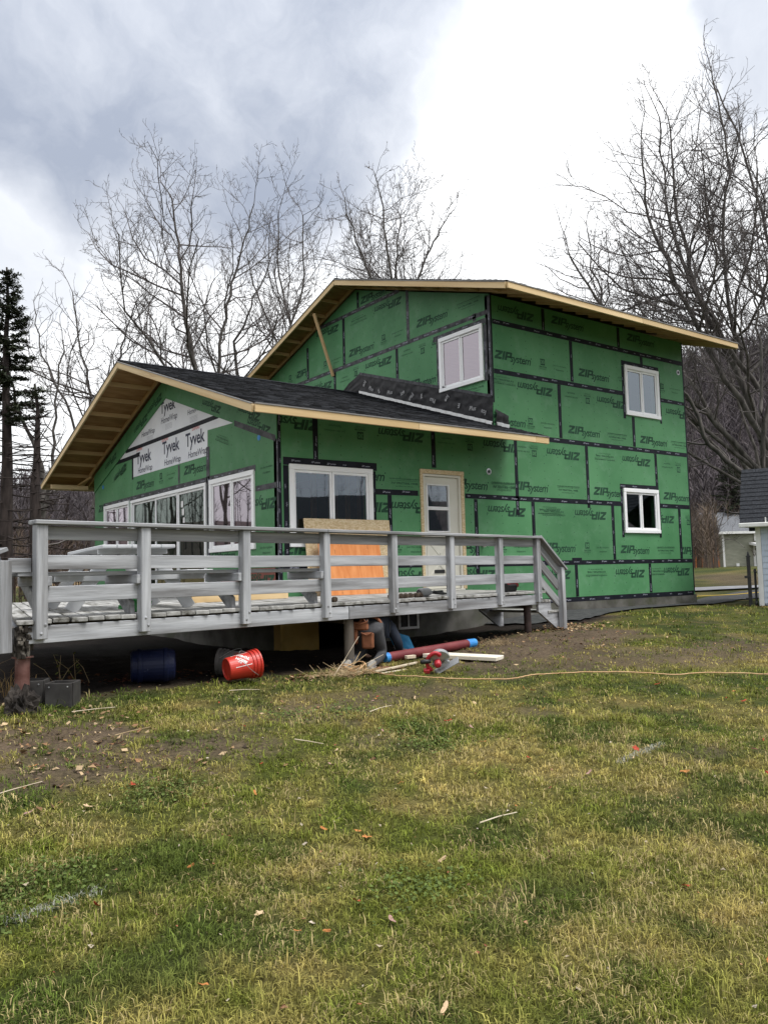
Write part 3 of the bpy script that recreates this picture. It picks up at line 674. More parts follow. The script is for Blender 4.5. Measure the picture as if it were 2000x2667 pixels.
# ---- printed lettering
def font(body, size=1, shear=0, bold=0, spacing=1, xs=1, align='CENTER'):
    cu = bpy.data.curves.new('letters', 'FONT'); cu.body = body; cu.size = size; cu.shear = shear; cu.offset = bold; cu.space_character = spacing
    cu.resolution_u = 2; cu.align_x = align; cu.align_y = 'BOTTOM_BASELINE'
    o = bpy.data.objects.new('letters', cu); COL.objects.link(o)
    dg = bpy.context.evaluated_depsgraph_get(); me = bpy.data.meshes.new_from_object(o.evaluated_get(dg))
    vs = [(v.co.x*xs, v.co.y) for v in me.vertices]; fs = [tuple(p.vertices) for p in me.polygons]
    bpy.data.objects.remove(o, do_unlink=True); bpy.data.meshes.remove(me); bpy.data.curves.remove(cu)
    return vs, fs
def comp(*items):
    vs = []; fs = []
    for (v, f), dx, dy in items:
        b = len(vs); vs += [(x+dx, y+dy) for x, y in v]; fs += [tuple(i+b for i in q) for q in f]
    return vs, fs
def rect(x0, x1, y0, y1): return [(x0, y0), (x1, y0), (x1, y1), (x0, y1)], [(0, 1, 2, 3)]
def fit(g, w=None, centre=True):
    v, f = g; x0 = min(p[0] for p in v); x1 = max(p[0] for p in v); y0 = min(p[1] for p in v); y1 = max(p[1] for p in v)
    s = w/(x1-x0) if w else 1
    return [((x-(x0+x1)/2)*s, (y-(y0+y1)/2)*s) for x, y in v], f
def shear(g, k): return [(x+y*k, y) for x, y in g[0]], g[1]
Zl = ([(0, 0), (.19, 0), (.19, .045), (.085, .045), (.19, .125), (.19, .17), (0, .17), (0, .125), (.105, .125), (0, .045)], [(0, 1, 2, 3, 9), (9, 3, 4, 8), (8, 4, 5, 6, 7)])
Il = rect(.205, .262, 0, .17)
Pl = comp((rect(.277, .334, 0, .17), 0, 0), (rect(.334, .43, .130, .17), 0, 0), (rect(.334, .43, .055, .092), 0, 0), (([(.40, .092), (.43, .055), (.452, .07), (.452, .155), (.43, .17), (.40, .130)], [(0, 1, 2, 3, 4, 5)]), 0, 0))
LOGO = fit(comp((shear(comp((Zl, 0, 0), (Il, 0, 0), (Pl, 0, 0)), .30), 0, 0), (fit(font('system', .2, .28, .0035, .90), .585), .725, .022), (rect(-.012, .012, -.012, .012), 1.03, .12)))
T30 = comp((rect(-.065, .065, 0, .13), 0, 0), (fit(font('YEAR SYSTEM', .03, 0, .0008), .22), 0, -.035), (rect(-.11, .11, -.066, -.062), 0, 0), (fit(font('LIMITED WARRANTY', .02), .20), 0, -.085))
T30N = comp((fit(font('30', .12, 0, .004), .105), 0, .066))
JOIN = comp((fit(font('Join the revolution.', .05, .15), .42), 0, .04), (fit(font('#zipsystem', .05, .15), .24), 0, -.045))
WATER = comp((fit(font('WATER-RESISTIVE & AIR BARRIER PROPERTIES', .03, 0, .0006), .68), 0, .07), (rect(-.34, .34, .038, .042), 0, 0), (fit(font('7/16" STRUCTURAL 1 PANEL', .05, 0, .0015), .60), 0, -.005), (fit(font('RATED SHEATHING EXPOSURE 1', .025), .40), 0, -.06))
PRINT = {'logo': LOGO, '30': T30, 'join': JOIN, 'water': WATER}
def print_on(fr, g, a, b, n, inv, mat, parent, name='lettering', lim=None, sc=1.0, tilt=0):
    """lay a flat print on a wall plane, trimmed to the panel it is printed on"""
    v, f = g; s = -1 if inv else 1; vs = []
    ct, st = math.cos(tilt), math.sin(tilt)
    for x, y in v:
        x, y = x*sc, y*sc; x, y = x*ct-y*st, x*st+y*ct
        vs.append(fr.p(a+s*x*fr.T, b+s*y, n))
    me = bpy.data.meshes.new(name); me.from_pydata(vs, [], f)
    if lim:
        bm = bmesh.new(); bm.from_mesh(me)
        for (ca, cb), no in (((lim[0], 0), -fr.A), ((lim[1], 0), fr.A), ((0, lim[2]), -Z), ((0, lim[3]), Z)):
            bmesh.ops.bisect_plane(bm, geom=bm.verts[:]+bm.edges[:]+bm.faces[:], plane_co=fr.p(ca, cb, n), plane_no=no, clear_outer=True)
        bm.to_mesh(me); bm.free()
        if not len(me.polygons): bpy.data.meshes.remove(me); return None
    me.materials.append(mat); o = bpy.data.objects.new(name, me); link(o, parent); o.matrix_parent_inverse = world_mat(parent).inverted(); return o
W_TEXT=[('logo',1,11.74,6.63),('logo',0,13.28,6.63),('logo',0,15.76,6.65),('logo',0,11.62,5.67),('30',0,12.46,5.66),('join',0,12.97,5.66),('logo',0,14.06,5.63),('water',0,15.20,5.65),('30',0,16.48,5.64),('join',0,16.98,5.65),('water',1,11.31,5.21),('logo',1,12.21,5.16),('join',1,13.29,5.14),('30',1,13.81,5.14),('logo',1,14.61,5.14),('logo',1,17.08,5.13),('logo',0,11.40,4.40),('30',0,12.04,4.41),('join',0,12.54,4.43),('logo',0,13.66,4.38),('water',0,14.75,4.37),('logo',0,16.06,4.36),('water',0,17.05,4.37),('logo',1,11.23,3.93),('join',1,11.77,3.90),('30',1,12.11,3.90),('logo',1,12.97,3.90),('water',1,14.29,3.92),('logo',1,15.38,3.91),('join',1,16.52,3.86),('30',1,16.96,3.85),('water',0,11.25,3.14),('logo',0,11.97,3.14),('water',0,13.08,3.15),('logo',0,14.38,3.13),('logo',0,16.83,3.12),('logo',1,11.29,2.69),('water',1,12.61,2.69),('logo',1,13.74,2.68),('logo',1,16.18,2.65),('30',1,17.24,2.63),('30',0,11.14,1.97),('join',0,11.64,1.94),('logo',0,12.72,1.95),('30',0,13.59,1.95),('join',0,14.09,1.93),('logo',0,15.19,1.90),('water',0,16.30,1.91),('logo',0,17.31,1.87),('logo',1,12.53,1.46),('water',1,13.85,1.46),('logo',1,14.97,1.44),('water',1,15.88,1.44),('logo',1,16.68,1.45),('logo',1,6.60,3.97),('join',1,7.40,3.93),('30',1,7.91,3.91),('logo',1,8.78,3.95),('join',1,9.82,3.91),('30',1,10.39,3.90),('logo',0,7.90,3.17),('water',0,8.83,3.09),('logo',0,10.31,3.12),('water',0,11.24,3.12),('logo',1,8.02,2.69),('logo',1,9.02,2.69),('logo',1,10.04,2.70),('water',1,12.49,2.72),('30',0,8.61,1.97),('join',0,9.04,1.94),('logo',0,10.39,1.94),('logo',0,6.90,1.91),('logo',1,8.90,1.51),('logo',1,10.42,1.51),('logo',1,7.0,1.53)]
G_TEXT=[('logo',0,16.79,3.52),('logo',0,14.26,3.55),('30',0,15.92,3.55),('join',0,15.41,3.56),('logo',1,18.30,3.97),('logo',0,19.30,3.22),('logo',1,11.75,2.72),('join',0,11.54,3.23),('logo',1,12.08,4.25),('water',1,13.07,3.95),('logo',1,11.75,3.98),('logo',0,13.16,1.90),('join',0,11.58,1.95),('logo',1,11.85,1.51),('logo',1,17.0,4.86),('logo',1,16.2,5.15),('logo',1,18.9,4.30),('logo',1,13.5,4.62)]
U_TEXT=[('logo',0,15.44,6.77),('logo',0,12.88,6.82),('logo',1,14.39,7.58),('logo',1,14.80,6.34),('logo',0,13.30,5.55),('30',0,14.57,6.80),('join',0,14.05,6.82),('logo',1,16.88,7.61),('logo',1,17.23,6.28),('logo',0,17.88,6.77),('30',0,17.00,6.74),('join',0,16.50,6.77),('water',1,15.53,7.55),('water',0,11.76,6.84),('join',1,13.74,6.33),('30',1,13.21,6.30),('join',1,16.15,6.24),('30',1,15.68,6.34),('logo',0,14.91,7.91),('logo',1,12.40,6.31),('water',0,11.69,5.12),('30',0,18.72,6.75),('join',0,18.25,6.76)]
HOLES = {'W': H_W, 'G': H_G, 'U': H_U}
for key, fr, T in (('W', FW, W_TEXT), ('G', FG, G_TEXT), ('U', FU, U_TEXT)):
    for k, inv, a, b in T:
        for o, a0, a1, b0, b1, off in reversed(PANELS[key]):
            if a0 <= a <= a1 and b0 <= b <= b1:
                rake = o.name.startswith('rake'); tl = 0
                if rake: tl = math.atan(.333)*(1 if a < YR else -1)
                lim = None if rake else (a0, a1, b0, b1)
                lims = [lim]
                if lim:
                    for h in HOLES[key]:
                        h = (h[0]-.07, h[1]+.07, h[2]-.07, h[3]+.07); nl = []
                        for q in lims:
                            if h[0] >= q[1] or h[1] <= q[0] or h[2] >= q[3] or h[3] <= q[2]: nl.append(q); continue
                            if h[0] > q[0]: nl.append((q[0], h[0], q[2], q[3]))
                            if h[1] < q[1]: nl.append((h[1], q[1], q[2], q[3]))
                            lo, hi = max(q[0], h[0]), min(q[1], h[1])
                            if h[2] > q[2]: nl.append((lo, hi, q[2], h[2]))
                            if h[3] < q[3]: nl.append((lo, hi, h[3], q[3]))
                        lims = nl
                for lm in lims:
                    print_on(fr, PRINT[k], a, b, off+.0015, inv, M['ink'], o, lim=lm, sc=.8 if rake else 1, tilt=tl*fr.T if rake else 0)
                    if k == '30': print_on(fr, T30N, a, b, off+.003, inv, M['panel'], o, lim=lm)
                break
# marks on the wrap
TYV = comp((fit(font('Tyvek', .3, 0, .006, .95), .86), 0, 0)); HWR = comp((fit(font('HomeWrap', .2, .12, .001, .92), .82), 0, 0)); DUP = comp((fit(font('DUPONT', .1, 0, .002), .34), 0, 0))
lines = comp(*[(rect(-.22, .22, -i*.03, -i*.03+.008), 0, 0) for i in range(5)])
for a, b, k, s in ((16.86, 4.10, TYV, 1), (16.78, 3.85, HWR, 1), (15.40, 4.12, TYV, 1), (15.32, 3.84, HWR, 1), (14.25, 4.11, TYV, 1), (14.15, 3.84, HWR, 1), (15.54, 4.955, TYV, .9), (15.48, 4.71, HWR, 1), (16.6, 4.60, HWR, .9), (14.25, 4.66, HWR, .8)):
    print_on(FG, k, a, b, .0045, 0, M['wrap_ink'], wrap, lim=(13.73, 17.5, 3.75, 4.36) if b < 4.3 else (14.1, 17.2, 4.43, 5.12), sc=s)
for a in (17.1, 15.68, 14.2): print_on(FG, DUP, a, 4.325, .0045, 0, M['wrap_red'], wrap, lim=(13.2, 17.9, 3.8, 4.35))
for a, b in ((15.5, 4.62), (14.3, 4.56), (16.5, 4.52)): print_on(FG, lines, a, b, .0045, 0, M['wrap_grey'], wrap, sc=.8)

# ---- seam tape with its small white print
TAPE_TXT = [fit(font('ZIP system', .05, .3, .001), .17), fit(font('tape', .04, .2), .07)]
def tape(fr, a0, a1, b0, b1, mat='tape', n=.003, txt=True, poly=None):
    jit = rng.uniform(-.006, .006, 4)
    o = solid(fr, [poly] if poly else [[(a0, b0+jit[0]), (a1, b0+jit[1]), (a1, b1+jit[2]), (a0, b1+jit[3])]] if (a1-a0) > (b1-b0) else [[(a0+jit[0], b0), (a1+jit[1], b0), (a1+jit[2], b1), (a0+jit[3], b1)]], n-.003, n).build('seam_tape', M[mat], house)
    if not txt or poly: return o
    hor = (a1-a0) > (b1-b0); L = (a1-a0) if hor else (b1-b0); items = []; t = rng.uniform(.05, .3)
    while t < L-.12:
        g = TAPE_TXT[0] if rng.uniform() < .6 else TAPE_TXT[1]
        v, f = g; dy = rng.uniform(-.016, .016)
        if hor: items.append(((v, f), t-L/2, dy))
        else: items.append(([( -y, x) for x, y in v], f) and (([(-y, x) for x, y in v], f), dy, t-L/2))
        t += rng.uniform(.24, .50)
    if items:
        g = comp(*items); print_on(fr, g, (a0+a1)/2, (b0+b1)/2, n+.0015, 0, M['tape_ink'], o)['kind'] = 'stuff'
    return o
hw = .047
for z_, spans in ((6.345, [(11.08, 17.31)]), (5.375, [(11.08, 15.05), (16.37, 17.31)]), (4.155, [(11.08, 17.31)]), (2.92, [(8.17, 9.12), (10.23, 14.80), (16.16, 17.31)]), (1.67, [(6.39, 9.16), (10.2, 17.31)]), (.925, [(10.6, 17.31)])):
    for a0, a1 in spans: tape(FW, a0, a1, z_-hw, z_+hw)
for x, z0, z1 in ((12.52, 6.40, 6.84), (14.94, 6.40, 6.84), (13.34, 5.43, 6.29), (15.74, 6.06, 6.29), (12.92, 4.21, 5.32), (15.34, 4.21, 4.88), (7.02, 3.36, 4.1), (9.50, 3.40, 4.1), (11.59, 2.6, 4.10), (13.70, 2.80, 4.10), (16.09, 3.32, 4.10),
                  (8.49, 1.72, 2.87), (10.49, 1.5, 2.87), (12.015, 1.72, 2.87), (14.47, 1.72, 2.87), (16.90, 1.72, 2.87), (11.115, .98, 1.62), (13.22, .98, 1.62), (15.68, .98, 1.62), (8.6, 1.0, 1.62)):
    tape(FW, x-hw, x+hw, z0, z1)
tape(FW, 13.1, 13.4, 1.69, 1.76, txt=False, n=.0045)
tape(FW, 6.335, 6.385, .95, 4.1); tape(FW, 11.032, 11.075, 4.75, 6.86, txt=False); tape(FW, 17.315, 17.36, .95, 6.86, txt=False)
tape(FG, 11.16, 11.21, .95, 4.03, mat='tape_grey'); tape(FU, 11.16, 11.225, 4.7, 6.84, mat='tape_grey')
# tape around window openings
for a0, a1, b0, b1 in ((6.42, 8.23, 3.27, 3.40), (6.42, 6.51, 1.85, 3.26), (8.14, 8.20, 1.85, 3.26), (15.0, 16.36, 6.0, 6.12), (15.0, 15.08, 4.82, 5.99), (16.34, 16.40, 4.82, 5.99), (14.76, 16.14, 3.24, 3.36), (14.76, 14.84, 2.2, 3.23), (16.11, 16.17, 2.2, 3.23)):
    tape(FW, a0, a1, b0, b1, n=.005)
for a0, a1, b0, b1 in ((11.27, 12.85, 6.32, 6.44), (12.68, 12.76, 5.3, 6.31), (11.27, 11.365, 5.2, 6.31)): tape(FU, a0, a1, b0, b1, mat='tape_grey', n=.005)
for a0, a1, b0, b1 in ((11.9, 13.70, 3.26, 3.36), (13.72, 17.6, 3.24, 3.36), (17.62, 19.45, 3.26, 3.36), (11.22, 11.9, 2.91, 3.0), (13.63, 13.76, 1.9, 3.9), (13.25, 17.95, 4.35, 4.43), (17.1, 18.9, 4.17, 4.25), (17.48, 17.56, 3.72, 4.2), (14.97, 15.05, 3.37, 3.73)):
    tape(FG, a0, a1, b0, b1, mat='tape' if b0 > 3.7 and a0 > 13 else 'tape_grey', n=.0055, txt=b0 < 3.3)
tape(FG, 0, 0, 0, 0, mat='tape_grey', n=.0235, poly=[(12.6, under(12.6)-.46), (12.6, under(12.6)-.36), (11.2, under(11.2)-.36), (11.2, under(11.2)-.46)])
for z_, a0, a1 in ((6.54, 11.23, 18.7), (7.77, 13.95, 17.2), (5.364, 11.23, 11.36)): tape(FU, a0, a1, z_-hw, z_+hw, mat='tape_grey')
for y, z0, z1 in ((13.678, 6.59, 7.72), (16.158, 6.59, 7.72), (17.819, 6.59, 7.4), (14.095, 5.2, 6.49), (16.582, 5.4, 6.49), (15.537, 7.82, 8.2), (11.6, 6.45, 6.6)): tape(FU, y-hw, y+hw, z0, z1, mat='tape_grey' if y < 14 else 'tape')
# small round boxes let into the sheathing, blue caps in the gable
for x, z_ in ((10.85, 3.405), (17.146, 6.114)):
    o = MB().lathe(FW.p(x, z_, -.005), FW.N, [(0, .062), (.012, .062), (.014, .045), (.006, .042), (.006, 0.001)], 16).build('round_box', M['metal'], house)
    MB().lathe(FW.p(x, z_, .004), FW.N, [(0, .030), (.006, .030)], 12).build('box_core', M['black'], o)
for y, z_ in ((11.775, 3.78), (19.486, 3.75)): MB().lathe(FG.p(y, z_, 0), FG.N, [(0, .05), (.008, .045)], 12).build('blue_cap', M['blue_cap'], house)

# ---- windows and door
def window(fr, a0, a1, b0, b1, lites=2, glass='glass', cw=.085, name='window', splits=None):
    m = MB()
    fbox(m, fr, a0, a1, b1-cw, b1, -.05, .036, .006); fbox(m, fr, a0-.006, a1+.006, b0, b0+cw*.9, -.05, .040, .006)
    fbox(m, fr, a0, a0+cw, b0+cw*.9, b1-cw, -.05, .033, .006); fbox(m, fr, a1-cw, a1, b0+cw*.9, b1-cw, -.05, .033, .006)
    w = m.build(name, M['vinyl'], house)
    s = splits or [a0+cw+(a1-a0-2*cw)*i/lites for i in range(lites+1)]
    for i in range(len(s)-1):
        sa, sb = s[i], s[i+1]; n1 = .012 if i % 2 else .0; sw = .042
        sm = MB(); c0, c1 = b0+cw*.9, b1-cw
        fbox(sm, fr, sa+.002, sb-.002, c1-sw, c1-.001, n1-.035, n1, .003); fbox(sm, fr, sa+.002, sb-.002, c0+.001, c0+sw, n1-.035, n1, .003)
        fbox(sm, fr, sa+.002, sa+sw, c0+sw, c1-sw, n1-.035, n1-.002, .003); fbox(sm, fr, sb-sw, sb-.002, c0+sw, c1-sw, n1-.035, n1-.002, .003)
        sash = sm.build('sash', M['vinyl'], w)
        pm = MB(); pm.add([fr.p(sa+sw-.004, c0+sw-.004, n1-.018), fr.p(sb-sw+.004, c0+sw-.004, n1-.018), fr.p(sb-sw+.004, c1-sw+.004, n1-.018), fr.p(sa+sw-.004, c1-sw+.004, n1-.018)], [(0, 1, 2, 3)])
        pm.build('pane', M[glass], sash, recalc=False)
    return w
window(FW, 6.52, 8.13, 1.98, 3.29, glass='glass_clear')
window(FW, 15.09, 16.33, 4.90, 6.03, glass='glass_clear'); window(FW, 14.85, 16.11, 2.29, 3.27, glass='glass_clear')
window(FG, 11.93, 13.62, 1.98, 3.28); window(FG, 17.69, 19.36, 1.98, 3.28)
sl = window(FG, 13.77, 17.58, 1.20, 3.26, glass='glass_green', cw=.065, name='sliding_door', splits=[13.835, 15.08, 16.21, 17.515])
window(FU, 11.375, 12.67, 5.22, 6.35)
m = MB()
for a, b, w_, h_ in ((14.9, 2.9, .05, .12), (14.86, 2.75, .05, .12), (14.82, 2.6, .04, .10)): fbox(m, FG, a-w_, a+w_, b, b+h_, -.014, -.010)
m.build('glass_sticker', M['white'], sl)
m = MB(); fbox(m, FW, 9.163, 10.192, 3.285, 3.361, -.02, .030, .004); fbox(m, FW, 9.163, 9.225, 1.23, 3.284, -.02, .026, .004); fbox(m, FW, 10.118, 10.192, 1.23, 3.284, -.02, .026, .004)
door = m.build('door_casing', M['osb'], house)
m = MB(); fbox(m, FW, 9.225, 9.265, 1.23, 3.28, -.10, .008); fbox(m, FW, 10.075, 10.118, 1.23, 3.28, -.10, .008); fbox(m, FW, 9.265, 10.075, 3.24, 3.28, -.10, .008); fbox(m, FW, 9.22, 10.12, 1.21, 1.235, -.1, .05); m.build('jamb', M['door'], door)
m = solid(FW, cells(9.27, 10.07, 1.245, 3.235, [(9.345, 9.857, 2.25, 3.105)]), -.075, -.030); leaf = m.build('door_leaf', M['door'], house)
m = MB()
for b0, b1 in ((2.685, 3.105), (2.25, 2.665)):
    fbox(m, FW, 9.335, 9.867, b1-.02, b1+.005, -.08, -.018, .003); fbox(m, FW, 9.335, 9.867, b0-.005, b0+.02, -.08, -.018, .003); fbox(m, FW, 9.335, 9.362, b0+.02, b1-.02, -.08, -.02, .003); fbox(m, FW, 9.84, 9.867, b0+.02, b1-.02, -.08, -.02, .003)
fbox(m, FW, 9.345, 9.857, 2.671, 2.679, -.075, -.022); m.build('light_frame', M['white'], leaf)
for b0, b1 in ((2.70, 3.09), (2.265, 2.65)):
    MB().add([FW.p(9.36, b0, -.05), FW.p(9.842, b0, -.05), FW.p(9.842, b1, -.05), FW.p(9.36, b1, -.05)], [(0, 1, 2, 3)]).build('pane', M['glass_clear'], leaf, recalc=False)
m = MB()
for p, q in (((9.36, 2.08), (9.60, 1.85)), ((9.60, 1.85), (9.84, 2.08)), ((9.36, 1.45), (9.60, 1.68)), ((9.60, 1.68), (9.84, 1.45)), ((9.40, 2.15), (9.80, 2.15)), ((9.40, 1.38), (9.80, 1.38)), ((9.33, 2.1), (9.33, 1.43)), ((9.87, 2.1), (9.87, 1.43))):
    m.bar(FW.p(*p, -.028), FW.p(*q, -.028), .05, .014, up=FW.N, ch=.005)
m.build('panel_moulding', M['door'], leaf)
m = MB(); fbox(m, FW, 9.46, 9.70, 1.52, 1.58, -.03, -.012, .004); m.build('mail_slot', M['black'], leaf)
MB().lathe(FW.p(10.0, 2.12, -.03), FW.N, [(0, .028), (.008, .028), (.012, .012), (.04, .012), (.045, .028), (.065, .030), (.075, .016)], 14).build('door_knob', M['metal'], leaf, smooth=True)

# ---- foundation
conc = MB(); conc.box(8.25, 17.42, YW+.0, YW+.22, .2, .885); conc.box(XL+.05, XL+.25, YW+.25, YB, .2, .885); conc.box(17.2, 17.42, YW+.22, YB, .2, .885)
f0 = conc.build('foundation', M['concrete'], house)
m = MB(); m.box(XL+.01, 7.03, YW+.01, YW+.24, .2, .885, .006); m.build('foundation_pier', M['ochre'], house)
m = MB(); m.box(8.60, 9.04, YW-.03, YW+.01, .58, .62); m.box(8.60, 9.04, YW-.03, YW+.01, .84, .88); m.box(8.60, 8.64, YW-.028, YW+.01, .62, .84); m.box(9.0, 9.04, YW-.028, YW+.01, .62, .84); m.box(8.8, 8.83, YW-.026, YW+.01, .62, .84)
bw = m.build('basement_window', M['white'], house)
MB().add([(8.64, YW-.012, .62), (9.0, YW-.012, .62), (9.0, YW-.012, .84), (8.64, YW-.012, .84)], [(0, 1, 2, 3)]).build('pane', M['black'], bw, recalc=False)

# ---- roofs
def slab(name, x0, x1, ya, yb, top, th, mat, parent):
    m = MB(); m.prism([(x0, ya, top(ya)), (x0, yb, top(yb)), (x0, yb, top(yb)-th), (x0, ya, top(ya)-th)], (x1-x0, 0, 0)); return m.build(name, mat, parent)
M['shingle_tab'] = attr_mat('charcoal_shingle_tabs', rough=.92, spec=.15, noise_amt=.5, nscale=70, bump=.25)
def shingles(x0, x1, ye, yr, top, parent):
    sg = 1 if yr > ye else -1; L = math.hypot(yr-ye, top(yr)-top(ye)); dy, dz = (yr-ye)/L, (top(yr)-top(ye))/L; ny, nz = -dz*sg, abs(dy)
    co = []; fs = []; cl = []; k = 0; e = .142
    for c in range(int(L/e)+1):
        t0 = c*e; t1 = min(t0+e+.012, L); x = x0-rng.uniform(0, .3)
        while x < x1:
            w = rng.choice([.165, .165, .22, .11, .28]); xa, xb = max(x, x0), min(x+w-.004, x1); x += w
            if xb-xa < .01: continue
            h0 = .012+rng.choice([0, .006]); h1 = .004; tt = t0-rng.choice([0, 0, .012])
            tt = max(tt, -.01)
            p = lambda xx, t, h: (xx, ye+dy*t+ny*h, top(ye)+dz*t+nz*h)
            co += [p(xa, tt, 0), p(xb, tt, 0), p(xb, t1, 0), p(xa, t1, 0), p(xa, tt, h0), p(xb, tt, h0), p(xb, t1, h1), p(xa, t1, h1)]
            fs += [(k+4, k+5, k+6, k+7), (k, k+1, k+5, k+4), (k+1, k+2, k+6, k+5), (k+3, k, k+4, k+7)]; k += 8
            v = rng.choice([.007, .011, .016, .024, .034])*rng.uniform(.8, 1.2); cl += [(v*.93, v*.98, v*1.12)]*8
    me = np_mesh('shingles', np.array(co), np.array(fs), M['shingle_tab'])
    a = me.color_attributes.new('tint', 'FLOAT_COLOR', 'POINT'); a.data.foreach_set('color', np.concatenate([np.array(cl), np.ones((len(cl), 1))], 1).astype(np.float32).ravel())
    o = bpy.data.objects.new('shingles', me); link(o, parent); o.matrix_parent_inverse = world_mat(parent).inverted(); o['kind'] = 'stuff'; return o
def rng_c(a): return a[int(rng.integers(0, len(a)))]
EL, ER = 10.14, 2*YR-10.14
RX0, RX1 = XL-.95, 11.37
UX0, UX1 = XU-.57, XR+.62
def roof(x0, x1, top, nm, xw0, xw1, wall_drop, sub=None):
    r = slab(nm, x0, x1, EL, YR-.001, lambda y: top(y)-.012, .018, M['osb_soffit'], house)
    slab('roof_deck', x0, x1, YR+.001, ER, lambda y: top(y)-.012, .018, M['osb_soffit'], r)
    shingles(x0-.02, x1+.02, EL-.02, YR, top, r); shingles(x0-.02, x1+.02, ER+.02, YR, top, r)
    m = MB()
    n = 22
    for i in range(n):
        xa = x0-.02+(x1-x0+.04)*i/n; xb = xa+(x1-x0+.04)/n+.02
        for sg in (-1, 1): m.prism([(xa, YR, top(YR)+.016+i % 2*.003), (xa, YR+sg*.15, top(YR+.15)+.016+i % 2*.003), (xa, YR+sg*.15, top(YR+.15)+.024), (xa, YR, top(YR)+.026)], (xb-xa, 0, 0))
    m.build('ridge_cap', M['shingle'], r)
    h = .112
    # fascia along both eaves, in two lengths
    for y, sg in ((EL, -1), (ER, 1)):
        xm = x0+(x1-x0)*.52
        for a, b in ((x0, xm-.002), (xm+.002, x1)):
            board('fascia', (a, y-sg*.0+sg*.02, top(y)-.03-h/2), (b, y+sg*.02, top(y)-.03-h/2), .038, h, M['lumber'], r)
        board('drip_edge', (x0, y+sg*.028, top(y)-.020), (x1, y+sg*.028, top(y)-.020), .045, .02, M['drip'], r, ch=.002)
    # barge boards up the rakes
    for x, sg in ((x0, -1), (x1, 1)):
        for ye in (EL, ER):
            d = V(0, YR-ye, top(YR)-top(ye)).normalized(); upv = d.cross(V(1, 0, 0)) if ye < YR else V(1, 0, 0).cross(d)
            p0 = V(x+sg*.02, ye, top(ye)-.03-h*.53); p1 = V(x+sg*.02, YR, top(YR)-.03-h*.53)
            board('barge_board', p0, p1, .038, h, M['lumber'], r, up=V(0, 0, 1))
            board('drip_edge', p0+V(sg*.008, 0, h*.53+.008), p1+V(sg*.008, 0, h*.53+.008), .05, .02, M['drip'], r, ch=.002)
    # lookouts in the gable overhang and the fly rafter against the wall
    for ye in (EL, ER):
        L = math.hypot(YR-ye, top(YR)-top(ye)); n = int(L/.62)
        for i in range(n+1):
            t = .10+i*.62
            if t > L-.05: break
            y = ye+(YR-ye)*t/L; zc = top(y)-.032-.046
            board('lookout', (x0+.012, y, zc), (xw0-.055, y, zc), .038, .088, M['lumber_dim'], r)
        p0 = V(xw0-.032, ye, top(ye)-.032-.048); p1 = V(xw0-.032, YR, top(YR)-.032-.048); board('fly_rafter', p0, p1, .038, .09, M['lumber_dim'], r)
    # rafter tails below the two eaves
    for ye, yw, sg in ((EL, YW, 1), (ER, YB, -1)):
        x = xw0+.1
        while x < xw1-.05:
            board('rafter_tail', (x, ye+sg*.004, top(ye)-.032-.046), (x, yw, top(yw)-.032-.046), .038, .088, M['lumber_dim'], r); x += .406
    return r
lower = roof(RX0, XU-.002, lo_top, 'roof', XL, XU, .22)
slab('roof_deck', XU+.001, RX1, EL, YW-.004, lambda y: lo_top(y)-.012, .018, M['osb_soffit'], lower)
shingles(XU+.015, RX1+.02, EL-.02, YW-.006, lo_top, lower)
board('fascia', (XU-.002, EL-.02, lo_top(EL)-.086), (RX1, EL-.02, lo_top(EL)-.086), .038, .112, M['lumber'], lower)
board('drip_edge', (XU-.002, EL-.028, lo_top(EL)-.02), (RX1+.005, EL-.028, lo_top(EL)-.02), .045, .02, M['drip'], lower, ch=.002)
board('barge_board', (RX1+.0, EL, lo_top(EL)-.09), (RX1+.0, YW-.01, lo_top(YW)-.09), .038, .112, M['lumber'], lower)
upper = roof(UX0, UX1, up_top, 'roof', XU, XR, .15)
# soffit return at the far corner of the lower gable
board('soffit_return', (XL-.9, ER-.55, lo_top(ER-.1)-.16), (XL-.02, ER-.55, lo_top(ER-.1)-.16), .038, .10, M['lumber'], lower)
board('soffit_return', (XL-.25, ER-.02, lo_top(ER)-.12), (XL-.06, YB+.1, lo_top(YB)-.24), .06, .05, M['lumber_dim'], lower)
# slanting prop under the upper rake
board('brace', (XU-.52, 16.66, 7.90), (XU-.03, 16.61, 6.40), .088, .040, M['lumber_dim'], house, up=V(1, 0, 0))
# ---- black membrane lapped up the wall above the lower roof
def lt(y): return lo_top(y)+.015
mp = [[(15.53, lt(15.53)), (15.53, lt(15.53)+.47), (11.165, lt(11.165)+.55), (11.165, lt(11.165))], [(15.53, lt(15.53)), (16.9, lt(16.9)), (16.9, lt(16.9)+.30), (15.53, lt(15.53)+.47)]]
def crumple(name, fr, poly, n, mat, amp=.02, nu=46, nv=7):
    """sheet with real creases: bilinear patch displaced along the wall normal"""
    (a00, b00), (a01, b01), (a11, b11), (a10, b10) = poly; vs = []; fs = []
    for i in range(nu+1):
        for j in range(nv+1):
            u, v = i/nu, j/nv
            a = (a00*(1-u)+a10*u)*(1-v)+(a01*(1-u)+a11*u)*v; b = (b00*(1-u)+b10*u)*(1-v)+(b01*(1-u)+b11*u)*v
            w = mnoise.noise(V(a*3.5+b*3, b*7-a, 3))+.9*mnoise.noise(V(a*13, b*11-a*5, 7))
            vs.append(fr.p(a, b, n+max(0, amp*(.6+w)*(1 if 0 < v < 1 else .4))))
    for i in range(nu):
        for j in range(nv): k = i*(nv+1)+j; fs.append((k, k+1, k+nv+2, k+nv+1))
    m = MB().add(vs, fs); return m.build(name, mat, house, smooth=True, recalc=False)
mb = crumple('membrane', FU, mp[0], .006, M['membrane'], .013, 120, 16)
